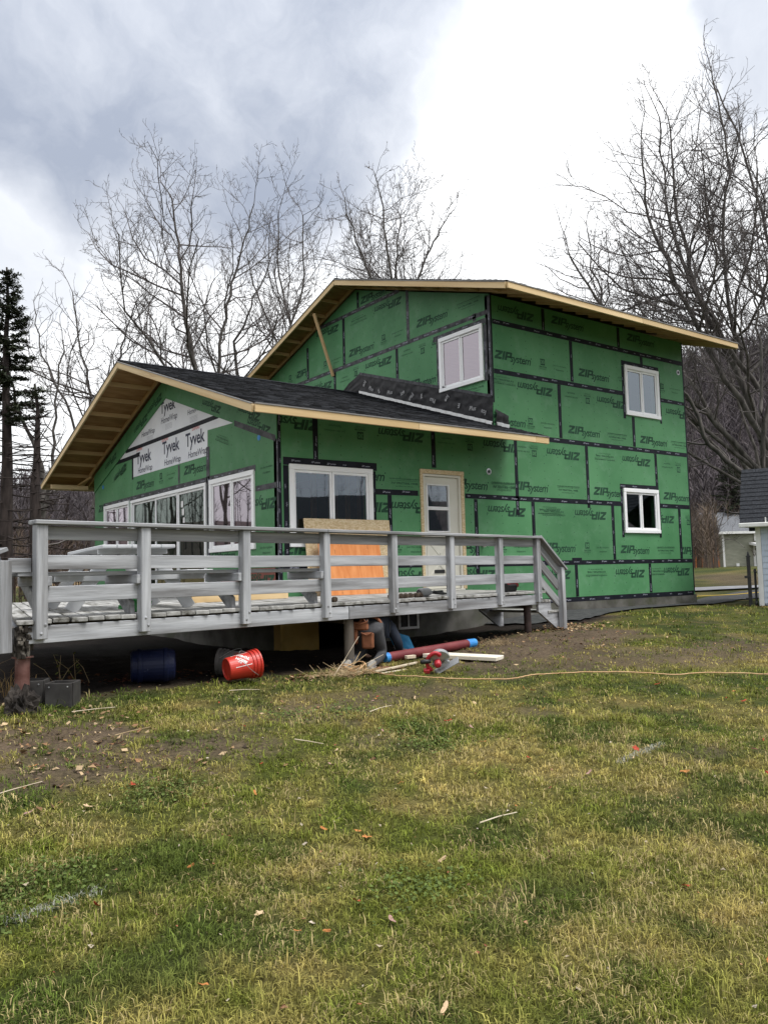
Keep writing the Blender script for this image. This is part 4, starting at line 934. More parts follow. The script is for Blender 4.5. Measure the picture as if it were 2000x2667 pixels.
crumple('membrane', FU, mp[1], .007, M['membrane'], .03, 24, 7)
MEM = [fit(font('Ice', .2, .1, .006), .26), fit(font('Plus', .2, .1, .005), .34), fit(font('E', .2, .1, .006), .12)]
for y, k in ((15.3, 0), (14.75, 2), (14.35, 1), (13.9, 0), (13.25, 2), (12.9, 1), (12.45, 0), (12.1, 2), (11.7, 1), (11.4, 0), (13.6, 1), (15.05, 1)):
    print_on(FU, MEM[k], y, lt(y)+.22+rng.uniform(-.07, .1), .032, rng.uniform() < .5, M['membrane_ink'], mb, sc=.55, tilt=rng.uniform(-.5, 1.0))
tape(FU, 0, 0, 0, 0, n=.030, mat='tape_grey', poly=[(15.5, lt(15.5)+.43), (15.5, lt(15.5)+.50), (11.17, lt(11.17)+.58), (11.17, lt(11.17)+.52)])
crumple('membrane', FW, [(11.06, 4.30), (11.06, 4.62), (11.42, 4.52), (11.42, 4.16)], .006, M['membrane'], .05, 10, 8)
# white step flashing along that joint
ys_ = np.linspace(15.5, 10.85, 30)
for i in range(29):
    y0, y1 = ys_[i], ys_[i+1]
    p0 = V(XU-.055, y0, lo_top(y0)+.040+(i % 2)*.004); p1 = V(XU-.055, y1-.01, lo_top(y1)+.040+(i % 2)*.004)
    if y0 < 11.2: p0.x += .12; p1.x += .14
    board('step_flashing', p0, p1, .014, .062, M['white'], house, ch=.001)
# ------------------------------------------------------------------ deck
def smooth_path(P, k=6):
    P = [Vector(p) for p in P]; outp = []
    for i in range(len(P)-1):
        p0, p1, p2, p3 = P[max(i-1, 0)], P[i], P[i+1], P[min(i+2, len(P)-1)]
        for j in range(k):
            t = j/k; outp.append(.5*((2*p1)+(p2-p0)*t+(2*p0-5*p1+4*p2-p3)*t*t+(3*p1-p0-3*p2+p3)*t**3))
    return outp+[P[-1]]
ZD = 1.21
deck = thing('deck', 'weathered grey timber deck with three-board railing in front of the green house', 'deck', dpt(0, 0, .5))
def gzf(x, y): return float(ground_z(np.array(float(x)), np.array(float(y))))
# decking boards, cut where they meet the house
pitch = .157; s = -.60
while s < 7.36:
    w = pitch*DU.dot(V(DW.y, -DW.x, 0))
    p = dpt(s+pitch/2, .02+rng.uniform(-.012, .012)); t = (YW-.03-p.y)/DW.y
    if (p+DW*t).x < XL+.06: t = min((XL-.03-p.x)/DW.x, 7.6)
    zz = ZD-.019+rng.uniform(-.003, .003)
    if t > 4.4:
        board('deck_board', p+Z*zz, p+DW*(4.2)+Z*zz, w-.015, .038, M['deck_board'], deck, ch=.005)
        board('deck_board', p+DW*4.21+Z*zz, p+DW*t+Z*zz, w-.015, .038, M['deck_board'], deck, ch=.005)
    else: board('deck_board', p+Z*zz, p+DW*t+Z*zz, w-.015, .038, M['deck_board'], deck, ch=.005)
    s += pitch
# rim boards and framing
for a, b in ((-.50, 3.21), (3.22, 7.27)): board('rim_board', dpt(a, .0, 1.083), dpt(b, .0, 1.083), .04, .145, M['deck'], deck)
board('rim_board', dpt(-.56, -.05, 1.083), dpt(-.56, -.05, 1.083)+DW*7.2, .04, .145, M['deck'], deck)
board('rim_board', dpt(7.25, -.03, 1.083), dpt(7.25, -.03, 1.083)+DW*2.3, .04, .145, M['deck'], deck)
for k in range(1, 6):
    L0 = dpt(-.5, -.55*k, 1.09); L1 = dpt(7.2, -.55*k, 1.09)
    if L1.y > YW-.1: L1 = L0+(L1-L0)*((YW-.1-L0.y)/(L1.y-L0.y))
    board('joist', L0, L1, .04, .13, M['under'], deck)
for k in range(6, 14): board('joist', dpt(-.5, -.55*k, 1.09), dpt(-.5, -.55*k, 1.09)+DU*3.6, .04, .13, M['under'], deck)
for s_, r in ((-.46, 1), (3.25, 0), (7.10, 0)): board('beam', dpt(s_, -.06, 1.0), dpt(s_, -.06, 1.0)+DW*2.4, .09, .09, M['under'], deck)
# rotten end of the corner beam
m = MB(); m.obox(dpt(-.52, -.06, 1.03), DU, DN, Z, .055, .07, .125, .01)
for i in range(40): m.obox(dpt(-.52+rng.uniform(-.05, .05), .012+rng.uniform(-.005, .012), 1.03+rng.uniform(-.12, .12)), DU, DN, Z, .012*rng.uniform(.4, 1.3), .012, .018*rng.uniform(.4, 1.4))
m.build('beam_end', M['rotten'], deck)
# posts that carry it
def pipe(p, r, z1, mat, name, n=18):
    m = MB(); z0 = gzf(p.x, p.y)-.1
    m.tube([V(p.x+rng.uniform(-.01, .01), p.y, z0), V(p.x, p.y, z1)], r, n); return m.build(name, mat, deck, smooth=False)
pipe(dpt(-.50, -.06), .058, .91, M['rust'], 'support_post'); m = MB(); m.lathe(dpt(-.50, -.06, .90), Z, [(0, .085), (.012, .085)], 16); m.build('post_plate', M['rust'], deck)
pipe(dpt(3.30, -.08), .058, 1.0, M['post_wood'], 'support_post'); pipe(dpt(7.08, -.1), .055, 1.0, M['dark_steel'], 'support_post')
pipe(dpt(-.9, -.7), .05, .97, M['dark_steel'], 'support_post')
# railing posts, boards and cap
PS = [-.40, .565, 1.71, 2.84, 3.96, 5.09, 6.21, 7.19]
for i, s_ in enumerate(PS):
    m = board('rail_post', dpt(s_, .036, 1.045), dpt(s_+rng.uniform(-.008, .008), .036, 1.998), .088, .098, M['deck'], deck, up=DU, ch=.006)
    for (ds, dz) in ((.02, .06), (-.008, .13)) if i % 2 else ((.025, .12), (-.01, .05)):
        MB().lathe(dpt(s_+ds, .079, 1.045+dz), DN, [(0, .013), (.006, .012), (.010, .006)], 10).build('bolt_head', M['deck'], m)
for i in range(7):
    a, b = PS[i]+.046, PS[i+1]-.046
    for z0, z1, mt in ((1.875, 1.99, 'deck_shaded'), (1.62, 1.742, 'deck'), (1.345, 1.482, 'deck')):
        dz = rng.uniform(-.004, .004, 2); board('rail_board', dpt(a, -.005, (z0+z1)/2+dz[0]), dpt(b, -.005, (z0+z1)/2+dz[1]), .038, z1-z0, M[mt], deck)
for a, b in ((-.47, 2.83), (2.834, 7.25)): board('rail_cap', dpt(a, .03, 2.017), dpt(b, .03, 2.017), .15, .036, M['deck_shaded'], deck, ch=.006)
# built-in bench along the railing
for k in range(3):
    board('bench_slat', dpt(-.9 if k else -.55, -.12-.15*k, 1.585), dpt(2.90, -.12-.15*k, 1.585), .14, .034, M['deck'], deck)
for s_ in (-.33, .50, 1.64, 2.77):
    board('bench_arm', dpt(s_, .062, 1.525), dpt(s_, -.52, 1.525), .042, .082, M['deck'], deck)
    m = MB(); pts = [(-.05, 1.21), (-.14, 1.21), (-.46, 1.484), (-.30, 1.484), (-.06, 1.32)]
    m.prism([dpt(s_-.02, o_, z_) for o_, z_ in pts], DU*.042); m.build('bench_leg', M['deck'], deck)
# stairs down at the house end
st = [(7.29, 7.60, 1.055), (7.52, 7.86, .885)]
for a, b, z_ in st:
    for h in (0, .5): board('stair_tread', dpt(a+(b-a)*(h*.98+.245), .0, z_), dpt(a+(b-a)*(h*.98+.245), -1.15, z_), (b-a)*.48, .038, M['deck_board'], deck)
for off in (-.02, -1.1):
    m = MB(); m.prism([dpt(7.27, off, 1.035), dpt(7.62, off, 1.03), dpt(7.64, off, .86), dpt(7.90, off, .86), dpt(7.90, off, .62), dpt(7.78, off, .62), dpt(7.27, off, .90)], DN*-.04); m.build('stair_stringer', M['deck'], deck)
board('stair_post', dpt(7.87, .036, .60), dpt(7.87, .036, 1.565), .088, .098, M['deck'], deck, up=DU, ch=.006)
for dz in (0, -.255, -.52): board('stair_rail', dpt(7.24, -.0, 1.935+dz), dpt(7.83, -.0, 1.515+dz), .038, .125, M['deck_shaded'], deck, up=Z)
board('stair_cap', dpt(7.235, .03, 2.035), dpt(7.96, .03, 1.525), .15, .034, M['deck_shaded'], deck, up=Z)
# left side: railing of the other stair and the far side rail
board('rail_post', dpt(-.66, -.04, .95), dpt(-.67, -.04, 1.70), .09, .098, M['deck'], deck, up=DU)
board('rail_post', dpt(-.86, -.25, .80), dpt(-.86, -.25, 1.72), .09, .098, M['deck'], deck, up=DU)
board('rail_board', dpt(-.62, -.06, 1.66), dpt(-.44, -.06, 1.66), .038, .12, M['deck'], deck)
board('stair_cap', dpt(-.60, -.20, 1.80), dpt(-1.6, -.20, 1.40), .15, .034, M['deck_shaded'], deck)
board('stair_rail', dpt(-.62, -.22, 1.71), dpt(-1.6, -.22, 1.31), .038, .13, M['deck'], deck); board('stair_rail', dpt(-.72, -.22, 1.45), dpt(-1.6, -.22, 1.09), .038, .13, M['deck'], deck)
q0 = dpt(-.62, -.9)
for z_ in (1.70, 1.42): board('rail_board', q0+Z*z_, q0+DW*3.2+Z*z_, .038, .13, M['deck'], deck)
board('rail_cap', q0+Z*1.785, q0+DW*3.2+Z*1.785, .14, .034, M['deck_shaded'], deck)
for t in (0.1, 1.6, 3.1): board('rail_post', q0+DW*t-HR*.06+Z*1.0, q0+DW*t-HR*.06+Z*1.77, .09, .09, M['deck'], deck, up=DW)

# ------------------------------------------------------------------ things on the deck
tb = thing('picnic_table', 'pale grey picnic table with fixed benches standing on the deck', 'picnic table', (3.2, 9.35, ZD))
ux, uy = V(.12, .99, 0).normalized(), V(.99, -.12, 0).normalized(); tc0 = V(3.2, 9.35, 0)
def tp(a, b, z): return tc0+ux*a+uy*b+Z*z
for i in range(5): board('top_plank', tp(-1.05, -.30+i*.15, 1.865), tp(1.05, -.30+i*.15, 1.865), .143, .036, M['table_grey'], tb, ch=.006)
for sd_ in (-1, 1):
    for i in (0, 1): board('bench_plank', tp(-1.05, sd_*(.56+i*.15), 1.60), tp(1.05, sd_*(.56+i*.15), 1.60), .14, .036, M['table_grey'], tb, ch=.006)
    for a in (-.72, .72): board('leg', tp(a, sd_*.20, 1.85), tp(a, sd_*.62, ZD+.005), .04, .13, M['table_grey'], tb, up=ux.cross(Z))
for a in (-.76, .76):
    board('crosspiece', tp(a, -.78, 1.565), tp(a, .78, 1.565), .038, .09, M['table_grey'], tb); board('crosspiece', tp(a, -.36, 1.83), tp(a, .36, 1.83), .038, .07, M['table_grey'], tb)
# sheets of board leaning on the house
def sheet(name, label, cat, x0, x1, yb, yt, z0, z1, mat, th=.016):
    m = MB(); vs = [(x0, yb, z0), (x1, yb, z0), (x1, yt, z1), (x0, yt, z1)]
    m.prism(vs, (0, th, 0)); return tag(m.build(name, mat), label, cat)
sheet('osb_sheet', 'tall pale strand board sheet leaning on the wall under the big window', 'board', 6.74, 8.42, 10.94, 11.10, ZD+.003, 2.432, M['osb'])
sheet('plywood_sheet', 'orange plywood sheet leaning in front of the strand board behind the railing', 'plywood', 6.86, 8.04, 10.72, 10.90, ZD+.003, 2.13, M['ply'])
tag(board('timber', (4.35, 9.95, ZD+.05), (6.05, 10.45, ZD+.05), .04, .10, M['lumber'], None), 'orange brown timber lying on edge on the deck by the gable', 'timber')
gb = MB()
for i in range(9):
    pass
def lumpy(c, r, seed, nu=18, nv=10, rough=0):
    c = Vector(c); m = MB(); vs = []
    for j in range(nv+1):
        ph = math.pi*j/nv
        for i in range(nu):
            th = 2*math.pi*i/nu; d = V(math.sin(ph)*math.cos(th), math.sin(ph)*math.sin(th), math.cos(ph))
            k = 1+.35*mnoise.noise(d*2.1+V(seed, 0, 0))+.18*mnoise.noise(d*5+V(0, seed, 0))+rough*mnoise.noise(V(d.x*7, d.y*7, d.z*2.5+seed))
            p = c+V(d.x*r[0]*k, d.y*r[1]*k, d.z*r[2]*k); p.z = max(p.z, c.z-r[2]*.8); vs.append(p)
    fs = [(j*nu+i, j*nu+(i+1) % nu, (j+1)*nu+(i+1) % nu, (j+1)*nu+i) for j in range(nv) for i in range(nu)]
    m.add(vs, fs); return m
gbp = dpt(.82, -.55, ZD+.065); tag(lumpy(gbp, (.16, .10, .085), 3).build('plastic_bag', M['green_bag'], smooth=False), 'crumpled green plastic bag lying on the deck under the bench', 'plastic bag')
# row of stones (pine cones) on the board ends
for i, s_ in enumerate((2.99, 3.09, 4.06, 4.15, 4.25, 4.34, 4.44, 4.54, 4.62)):
    p = dpt(s_, -.10, ZD+.028); o = lumpy(p, (.045, .04, .034), 10+i, 10, 6).build('stone', pmat('deck_stone', (.06+.02*(i % 3), .042+.015*(i % 3), .030), (.20, .15, .11), 20, .9) if i == 0 else bpy.data.materials['deck_stone'], smooth=True)
    tag(o, 'small dark stone beside the railing post in front of the plywood' if i < 2 else 'small round brown stone in the row along the deck edge', 'stone', 'stones lying on the deck edge beside the plywood' if i < 2 else 'stones in a row along the deck edge')
# grey impact gun
ig = thing('impact_gun', 'grey and black air tool lying on the deck edge before the door', 'power tool', dpt(4.62, -.12, ZD))
def ip(s_, z_, o_=0): return dpt(4.62+s_, -.14-s_*.15+o_, ZD+z_)
MB().tube([ip(.03, .06), ip(.06, .062), ip(.22, .062), ip(.27, .06), ip(.33, .055)], [.035, .058, .060, .045, .025], 14).build('motor_housing', pmat('tool_grey', (.16, .17, .18), (.24, .25, .26), 6, .5), ig, smooth=True)
MB().tube([ip(.30, .05), ip(.45, .055), ip(.62, .06)], [.018, .020, .016], 10).build('barrel', M['black'], ig, smooth=True)
MB().tube([ip(.40, .055), ip(.46, .045), ip(.62, .03), ip(.72, .025)], [.026, .022, .022, .012], 10).build('handle', M['black'], ig, smooth=True)
MB().lathe(ip(.03, .06), (-DU), [(0, .04), (.01, .036), (.01, .02), (-.01, .018)], 14).build('nose_ring', M['black'], ig)
# red and black saw at the stair end
cs = thing('cordless_saw', 'red and black power tool sitting at the stair end of the deck', 'power tool', dpt(6.85, -.25, ZD))
def cp_(s_, z_, o_=0): return dpt(6.85+s_, -.25+o_, ZD+z_)
MB().obox(cp_(.0, .06), DU, DN, Z, .12, .07, .055, .02).build('base_body', M['black'], cs)
MB().tube([cp_(-.20, .05), cp_(-.12, .09), cp_(0, .13), cp_(.12, .13), cp_(.2, .09)], [.05, .06, .05, .055, .04], 12).build('motor_housing', M['red_tool'], cs, smooth=True)
MB().lathe(cp_(-.19, .06, .05), DN, [(0, .07), (.03, .07), (.035, .05)], 16).build('wheel', M['black'], cs)
MB().tube([cp_(-.1, .16), cp_(-.02, .21), cp_(.1, .21), cp_(.19, .15)], .018, 8).build('handle', M['black'], cs, smooth=True)
# white can on the rail
MB_ = MB().lathe(V(9.95, 10.75, ZD+.60), Z, [(0, .035), (.1, .035), (.115, .02), (.13, .02)], 14)
wc = thing('lamp_bracket', 'small white lantern bracket on the wall right of the door', 'lamp', (10.62, YW-.01, 2.02))
MB().lathe(V(10.62, YW-.06, 1.98), Z, [(0, .03), (.10, .034), (.13, .028), (.15, .012)], 14).build('shade', M['white'], wc, smooth=True)
MB().box(10.59, 10.65, YW-.035, YW+.0, 2.0, 2.07).build('bracket', M['white'], wc)

# ------------------------------------------------------------------ things under and in front of the deck
def cyl_wrap(g, c, ax, r0, r1, L, u0, ang0, sc):
    """map a flat print onto a tapered bucket wall"""
    ax = Vector(ax).normalized(); a = (Z-ax*ax.dot(Z)).normalized(); b = ax.cross(a); v, f = g; vs = []
    for x, y in v:
        u = u0+x*sc; r = r0+(r1-r0)*u/L+.0015; t = ang0+y*sc/r; vs.append(c+ax*u+(a*math.cos(t)+b*math.sin(t))*r)
    return MB().add(vs, f)
def bucket(name, label, c, ax, mat, r0=.112, r1=.135, L=.34, logo=None, ang=0):
    ax = Vector(ax).normalized(); c = Vector(c); t = thing(name, label, 'bucket', c-Z*.15)
    prof = [(.012, .001), (.012, r0-.02), (0, r0-.012), (0, r0-.004), (.008, r0), (L*.72, r0+(r1-r0)*.75), (L*.73, r1+.006), (L*.76, r1+.006), (L*.765, r1-.003), (L*.83, r1-.001), (L*.835, r1+.010), (L*.865, r1+.010), (L*.87, r1), (L*.95, r1+.002), (L*.955, r1+.013), (L*1.0, r1+.013), (L*1.0, r1-.005), (L*.03, r0-.008), (L*.03, .001)]
    MB().lathe(c, ax, prof, 36, close=False).build('body', mat, t, smooth=False)
    a = (Z-ax*ax.dot(Z)).normalized(); b = ax.cross(a)
    hs = [c+ax*(L*.85-.0*math.sin(k))+(a*math.cos(k)+b*math.sin(k))*(r1+.016)+ax*(-.17*math.sin(k-(ang-1.57))) for k in np.linspace(ang-1.57, ang+1.57, 18)]
    MB().tube(hs, .0028, 6).build('handle', M['metal'], t)
    if logo: cyl_wrap(logo, c, ax, r0, r1, L, L*.42, ang, 1).build('print', M['white'], t, recalc=False)
    return t
frame = comp((rect(-.085, .085, -.085, -.079), 0, 0), (rect(-.085, .085, .079, .085), 0, 0), (rect(-.085, -.079, -.079, .079), 0, 0), (rect(.079, .085, -.079, .079), 0, 0))
def rot45(g): return [((x-y)*.707, (x+y)*.707) for x, y in g[0]], g[1]
def dense(g): return g
HD = comp((frame, 0, 0), (rot45(fit(font('THE', .03, 0, .001), .04)), -.035, .035), (rot45(fit(font('HOME', .06, 0, .003), .125)), -.012, .020), (rot45(fit(font('DEPOT', .06, 0, .003), .135)), .022, -.022))
bx_, by_ = 3.70, 7.62; bucket('bucket', 'bright orange red bucket lying on its side with a white printed square', V(bx_, by_, gzf(bx_, by_)+.14), HR*.80+HF*.55+Z*.10, M['bucket'], logo=HD, ang=.75)
bx_, by_ = 4.12, 7.92; bucket('bucket', 'dirty grey and red bucket lying behind the orange one', V(bx_, by_, gzf(bx_, by_)+.145), -(HR*.85-HF*.1)+Z*.05, M['bucket_grey'], ang=.4)
bx_, by_ = 2.85, 7.95; t = thing('drum', 'dark blue plastic drum lying in the shade under the deck', 'drum', (bx_, by_, gzf(bx_, by_)))
MB().lathe(V(bx_, by_, gzf(bx_, by_)+.16), HR*.95+HF*.3, [(0, .001), (.0, .13), (.02, .15), (.06, .155), (.07, .165), (.10, .165), (.11, .155), (.30, .16), (.31, .168), (.34, .168), (.35, .158), (.40, .15), (.415, .13), (.40, .11), (.40, .001)], 28, close=False).build('shell', M['blue_drum'], t)
MB().lathe(V(bx_, by_, gzf(bx_, by_)+.16)+(HR*.95+HF*.3).normalized()*.40, HR*.95+HF*.3, [(0, .03), (.02, .03), (.025, .02)], 12).build('bung', M['blue_drum'], t)
def planter(label, c, ang, w=.105, h=.20):
    t = thing('planter_box', label, 'planter', c, 'open boxes under the deck corner'); A_ = V(math.cos(ang), math.sin(ang), 0); B_ = V(-math.sin(ang), math.cos(ang), 0); c = Vector(c)
    for nm, off, ax1, hs in (('front_panel', -B_*w, A_, w), ('back_panel', B_*w, A_, w), ('side_panel', -A_*w, B_, w-.013), ('side_panel', A_*w, B_, w-.013)):
        o = MB().obox(c+off+Z*h/2, ax1, ax1.cross(Z), Z, hs, .011, h/2, .003).build(nm, M['box_metal'], t)
        if nm == 'front_panel':
            for sx in (-1, 1): MB().lathe(c+off+Z*(h-.03)+A_*sx*(w-.03)-B_*.012, -B_, [(0, .007), (.004, .005)], 8).build('screw', M['metal'], o)
    MB().obox(c+Z*.01, A_, B_, Z, w-.015, w-.015, .008).build('bottom', M['box_metal'], t); return t
planter('grey open box half hidden behind the rusty post', (1.82, 7.40, gzf(1.82, 7.40)-.01), -YAW+.15); planter('grey open box standing right of the rusty post', (2.0, 7.17, gzf(2.0, 7.17)-.01), -YAW+.05)
st_ = lumpy((1.63, 6.98, gzf(1.63, 6.98)+.03), (.12, .11, .15), 5, 40, 22, rough=.5).build('stump', pmat('rotten_stump', (.012, .010, .009), (.05, .042, .036), 9, .95, .9, 14, c3=(.16, .14, .12), s3=7, t3=(.66, .74)), smooth=False)
tag(st_, 'black rotting stump at the foot of the rusty post', 'stump')
# small leafy weed in the shade
sp = thing('weed', 'small yellowish leafy weed in the dark under the deck', 'plant', (2.45, 8.35, gzf(2.45, 8.35)))
m = MB(); m2 = MB()
for i in range(7):
    b = V(2.45+rng.uniform(-.18, .18), 8.35+rng.uniform(-.1, .1), gzf(2.45, 8.35)); tpx = b+V(rng.uniform(-.25, .25), rng.uniform(-.1, .1), rng.uniform(.18, .36)); m.tube([b, (b+tpx)/2+V(0, 0, .04), tpx], .003, 4)
    for k in range(6):
        p = b+(tpx-b)*(.3+.14*k); d = V(rng.uniform(-1, 1), rng.uniform(-1, 0), rng.uniform(-.4, .3)).normalized(); sd2 = d.cross(Z).normalized(); m2.add([p, p+d*.03+sd2*.014, p+d*.065, p+d*.03-sd2*.014], [(0, 1, 2, 3)])
m.build('stem', M['straw'], sp); m2.build('leaves', pmat('weed_leaf', (.10, .12, .02), (.18, .17, .035), 5, .8), sp, recalc=False)['kind'] = 'stuff'
# steel column, lumber, sheet and strips in front of the opening
def gp(x, y, dz=0): return V(x, y, gzf(x, y)+dz)
pp = thing('steel_column', 'long maroon steel column with blue wrapped ends lying on the ground', 'pipe', gp(6.8, 8.0))
a, b = gp(5.98, 7.98, .06), gp(7.44, 8.16, .075)
MB().tube([a, b], .058, 36).build('tube', M['pipe_red'], pp)
d = (b-a).normalized(); MB().tube([b-d*.02, b+d*.14], [.06, .055], 16).build('end_wrap', M['blue_cap'], pp); MB().tube([a+d*.01, a-d*.05], [.06, .05], 16).build('end_wrap', M['blue_cap'], pp)
tag(board('plank', gp(6.66, 8.06, .03), gp(7.10, 7.22, .03), .30, .045, pmat('pale_plank', (.66, .60, .48), (.76, .71, .61), 4, .7, stretch=(.15, 2, 2)), None), 'short pale plank lying flat on the bare earth beside the saw', 'plank')
tag(board('board_sheet', gp(5.45, 7.66, .012), gp(6.35, 7.62, .014), .34, .012, pmat('brown_sheet', (.15, .065, .042), (.21, .10, .065), 4, .8), None), 'thin brown board lying on the ground beneath the worker', 'board')
tag(board('wood_strip', gp(5.38, 7.42, .025), gp(6.02, 7.48, .03), .035, .022, M['pale_stick'], None), 'short pale batten lying on the brown board', 'batten')
tag(board('wood_strip', gp(5.40, 7.36, .010), gp(6.45, 7.46, .012), .03, .012, M['pale_stick'], None), 'long thin strip of wood along the front of the brown board', 'batten')
tag(board('wood_offcut', gp(6.16, 7.86, .06), gp(6.30, 7.86, .06), .05, .04, M['pale_stick'], None), 'small pale wood block against the maroon column', 'offcut')
# circular saw
sw = thing('circular_saw', 'red and silver circular saw tipped on the grass', 'circular saw', gp(5.92, 7.0))
o0 = gp(5.92, 7.0, .02); sx, sy = HR.copy(), Z*.86+HF*-.3; sy.normalize(); sz = sx.cross(sy)
def cpt(x, y, z=0): return o0+sx*x+sy*y+sz*z
MB().lathe(cpt(.03, .13, -.005), sz, [(0, .092), (.004, .092)], 36).build('blade', M['metal'], sw)
def arc(r0, r1, t0, t1, z0, z1, c=(.03, .13), n=18):
    m = MB(); poly = [cpt(c[0]+math.cos(t)*r1, c[1]+math.sin(t)*r1, z0) for t in np.linspace(t0, t1, n)]+[cpt(c[0]+math.cos(t)*r0, c[1]+math.sin(t)*r0, z0) for t in np.linspace(t1, t0, n)]
    vs = poly+[p+sz*(z1-z0) for p in poly]; k = len(poly); fs = [(i, i+1, k-2-i, k-1-i) for i in range(n-1)]; fs += [(k+i, k+k-1-i, k+k-2-i, k+i+1) for i in range(n-1)]; fs += [(i, (i+1) % k, k+(i+1) % k, k+i) for i in range(k)]
    return m.add(vs, fs)
arc(.02, .112, .35, 2.9, -.02, .05).build('upper_guard', M['metal'], sw); arc(.05, .104, -2.6, -.2, -.012, .030).build('lower_guard', M['metal'], sw)
MB().obox(cpt(.10, .055, .03), (sx*.86+sy*.5).normalized(), (sy*.86-sx*.5).normalized(), sz, .15, .005, .070, .002).build('shoe', M['metal'], sw)
MB().lathe(cpt(.0, .12, .045), sz, [(0, .036), (.05, .040), (.055, .036), (.09, .034), (.10, .022), (.10, .001)], 28, close=False).build('motor', M['red_tool'], sw, smooth=True)
MB().tube(smooth_path([cpt(-.06, .03, .07), cpt(-.11, .09, .07), cpt(-.10, .18, .07), cpt(-.03, .235, .07), cpt(.03, .20, .06)], 4), .021, 12).build('handle', M['red_tool'], sw, smooth=True)
MB().tube([cpt(-.19, .14, .09), cpt(-.16, .142, .09), cpt(-.07, .15, .09)], [.016, .026, .024], 12).build('grip', M['black'], sw, smooth=True)
MB().obox(cpt(-.12, .035, .09), sx, sy, sz, .034, .024, .030, .008).build('battery', M['red_tool'], sw)
# blue and white bag propped under the deck
bg_ = thing('insulation_bag', 'blue and white plastic bag propped in the shade beside the worker', 'bag', gp(6.75, 8.75))
c0 = gp(6.62, 8.62, .0); ba, bb = (HR*.85+Z*-.25).normalized(), (Z*.9-HR*.38).normalized(); bn = ba.cross(bb)
def bagpart(u0, u1, v0, v1, nm, mt):
    vs = []; fs = []; nu, nv = 14, 12
    for sgn in (-1, 1):
        for i in range(nu+1):
            for j in range(nv+1):
                u = u0+(u1-u0)*i/nu; v = v0+(v1-v0)*j/nv; bul = .07*math.sin(math.pi*min(max((u+.02)/.34, .02), .98))**.6
                w = mnoise.noise(V(u*14, v*14, sgn*3))*.012; vs.append(c0+ba*u+bb*v+bn*(sgn*(bul+w)))
    k = (nu+1)*(nv+1)
    for q in (0, k):
        for i in range(nu):
            for j in range(nv): z0 = q+i*(nv+1)+j; fs.append((z0, z0+1, z0+nv+2, z0+nv+1))
    MB().add(vs, fs).build(nm, mt, bg_, smooth=True, recalc=False)
bagpart(0, .30, .13, .34, 'printed_face', M['bag_blue']); bagpart(0, .30, .0, .13, 'clear_end', M['bag_clear'])
# dark jacketed roll beside it
# extension cord
cpts = [(5.30, 7.62, .05), (5.34, 7.35, .02), (5.34, 7.06, .02), (5.45, 6.75, .02), (5.611, 6.51, .02), (5.85, 6.28, .022), (6.12, 6.08, .02), (6.45, 6.08, .02), (6.73, 5.96, .022), (7.0, 5.80, .02), (7.36, 5.55, .02), (7.62, 5.18, .02), (8.05, 5.0, .02), (8.46, 4.64, .02), (9.4, 4.0, .02), (10.6, 3.2, .02)]
pts = [gp(p.x+rng.normal(0, .006), p.y+rng.normal(0, .006), p.z+.012) for p in smooth_path(cpts, 8)]
cord = thing('extension_cord', 'orange extension cord running across the lawn from the kindling pile', 'cord', gp(5.3, 7.4)); MB().tube(pts, .0062, 6).build('cable', M['cord'], cord, smooth=True)
m = MB(); c = gp(5.18, 7.55, .05)
for k in range(5):
    ph = rng.uniform(0, 6); r0 = rng.uniform(.07, .16); m.tube([c+V(math.cos(t+ph)*r0, math.sin(t+ph)*r0*.8, .03*k/2+.03*math.sin(2*t+ph)) for t in np.linspace(0, 5.2, 18)], .006, 5)
m.build('coil', M['cord'], cord, smooth=True)
# kindling pile
kp = thing('kindling_pile', 'loose pile of pale sticks and straw by the round post', 'sticks', gp(5.0, 7.55))
for i in range(11):
    b = gp(5.05+rng.uniform(-.2, .15), 7.5+rng.uniform(-.1, .12), .02); d = V(rng.uniform(.2, 1), rng.uniform(-.2, .35), rng.uniform(.02, .5)).normalized(); L = rng.uniform(.22, .62)
    MB().tube([b, b+d*L*.5+V(0, 0, rng.uniform(-.01, .01)), b+d*L], .0038*rng.uniform(.6, 1.2), 5).build('stick', M['pale_stick'] if i % 2 else M['straw'], kp)
m = MB()
for i in range(220):
    b = gp(5.02+rng.normal(0, .17), 7.48+rng.normal(0, .07), rng.uniform(.0, .06)); d = V(rng.uniform(-1, 1), rng.uniform(-.6, .6), rng.uniform(-.1, .35)).normalized(); L = rng.uniform(.05, .22); m.tube([b, b+d*L], .0018, 3)
m.build('straw', M['straw'], kp)['kind'] = 'stuff'
# dry grass tuft near the steps
tf = MB()
for i in range(160):
    b = gp(7.95+rng.normal(0, .12), 8.15+rng.normal(0, .07), 0); d = V(rng.normal(0, 1), rng.normal(0, .7), rng.uniform(.1, .9)).normalized(); L = rng.uniform(.04, .13); tf.tube([b, b+d*L*.6+V(0, 0, .02), b+d*L], .0018, 3)
tag(tf.build('grass_tuft', M['straw']), 'matted tuft of dry straw-coloured grass beyond the pale plank', 'grass tuft')
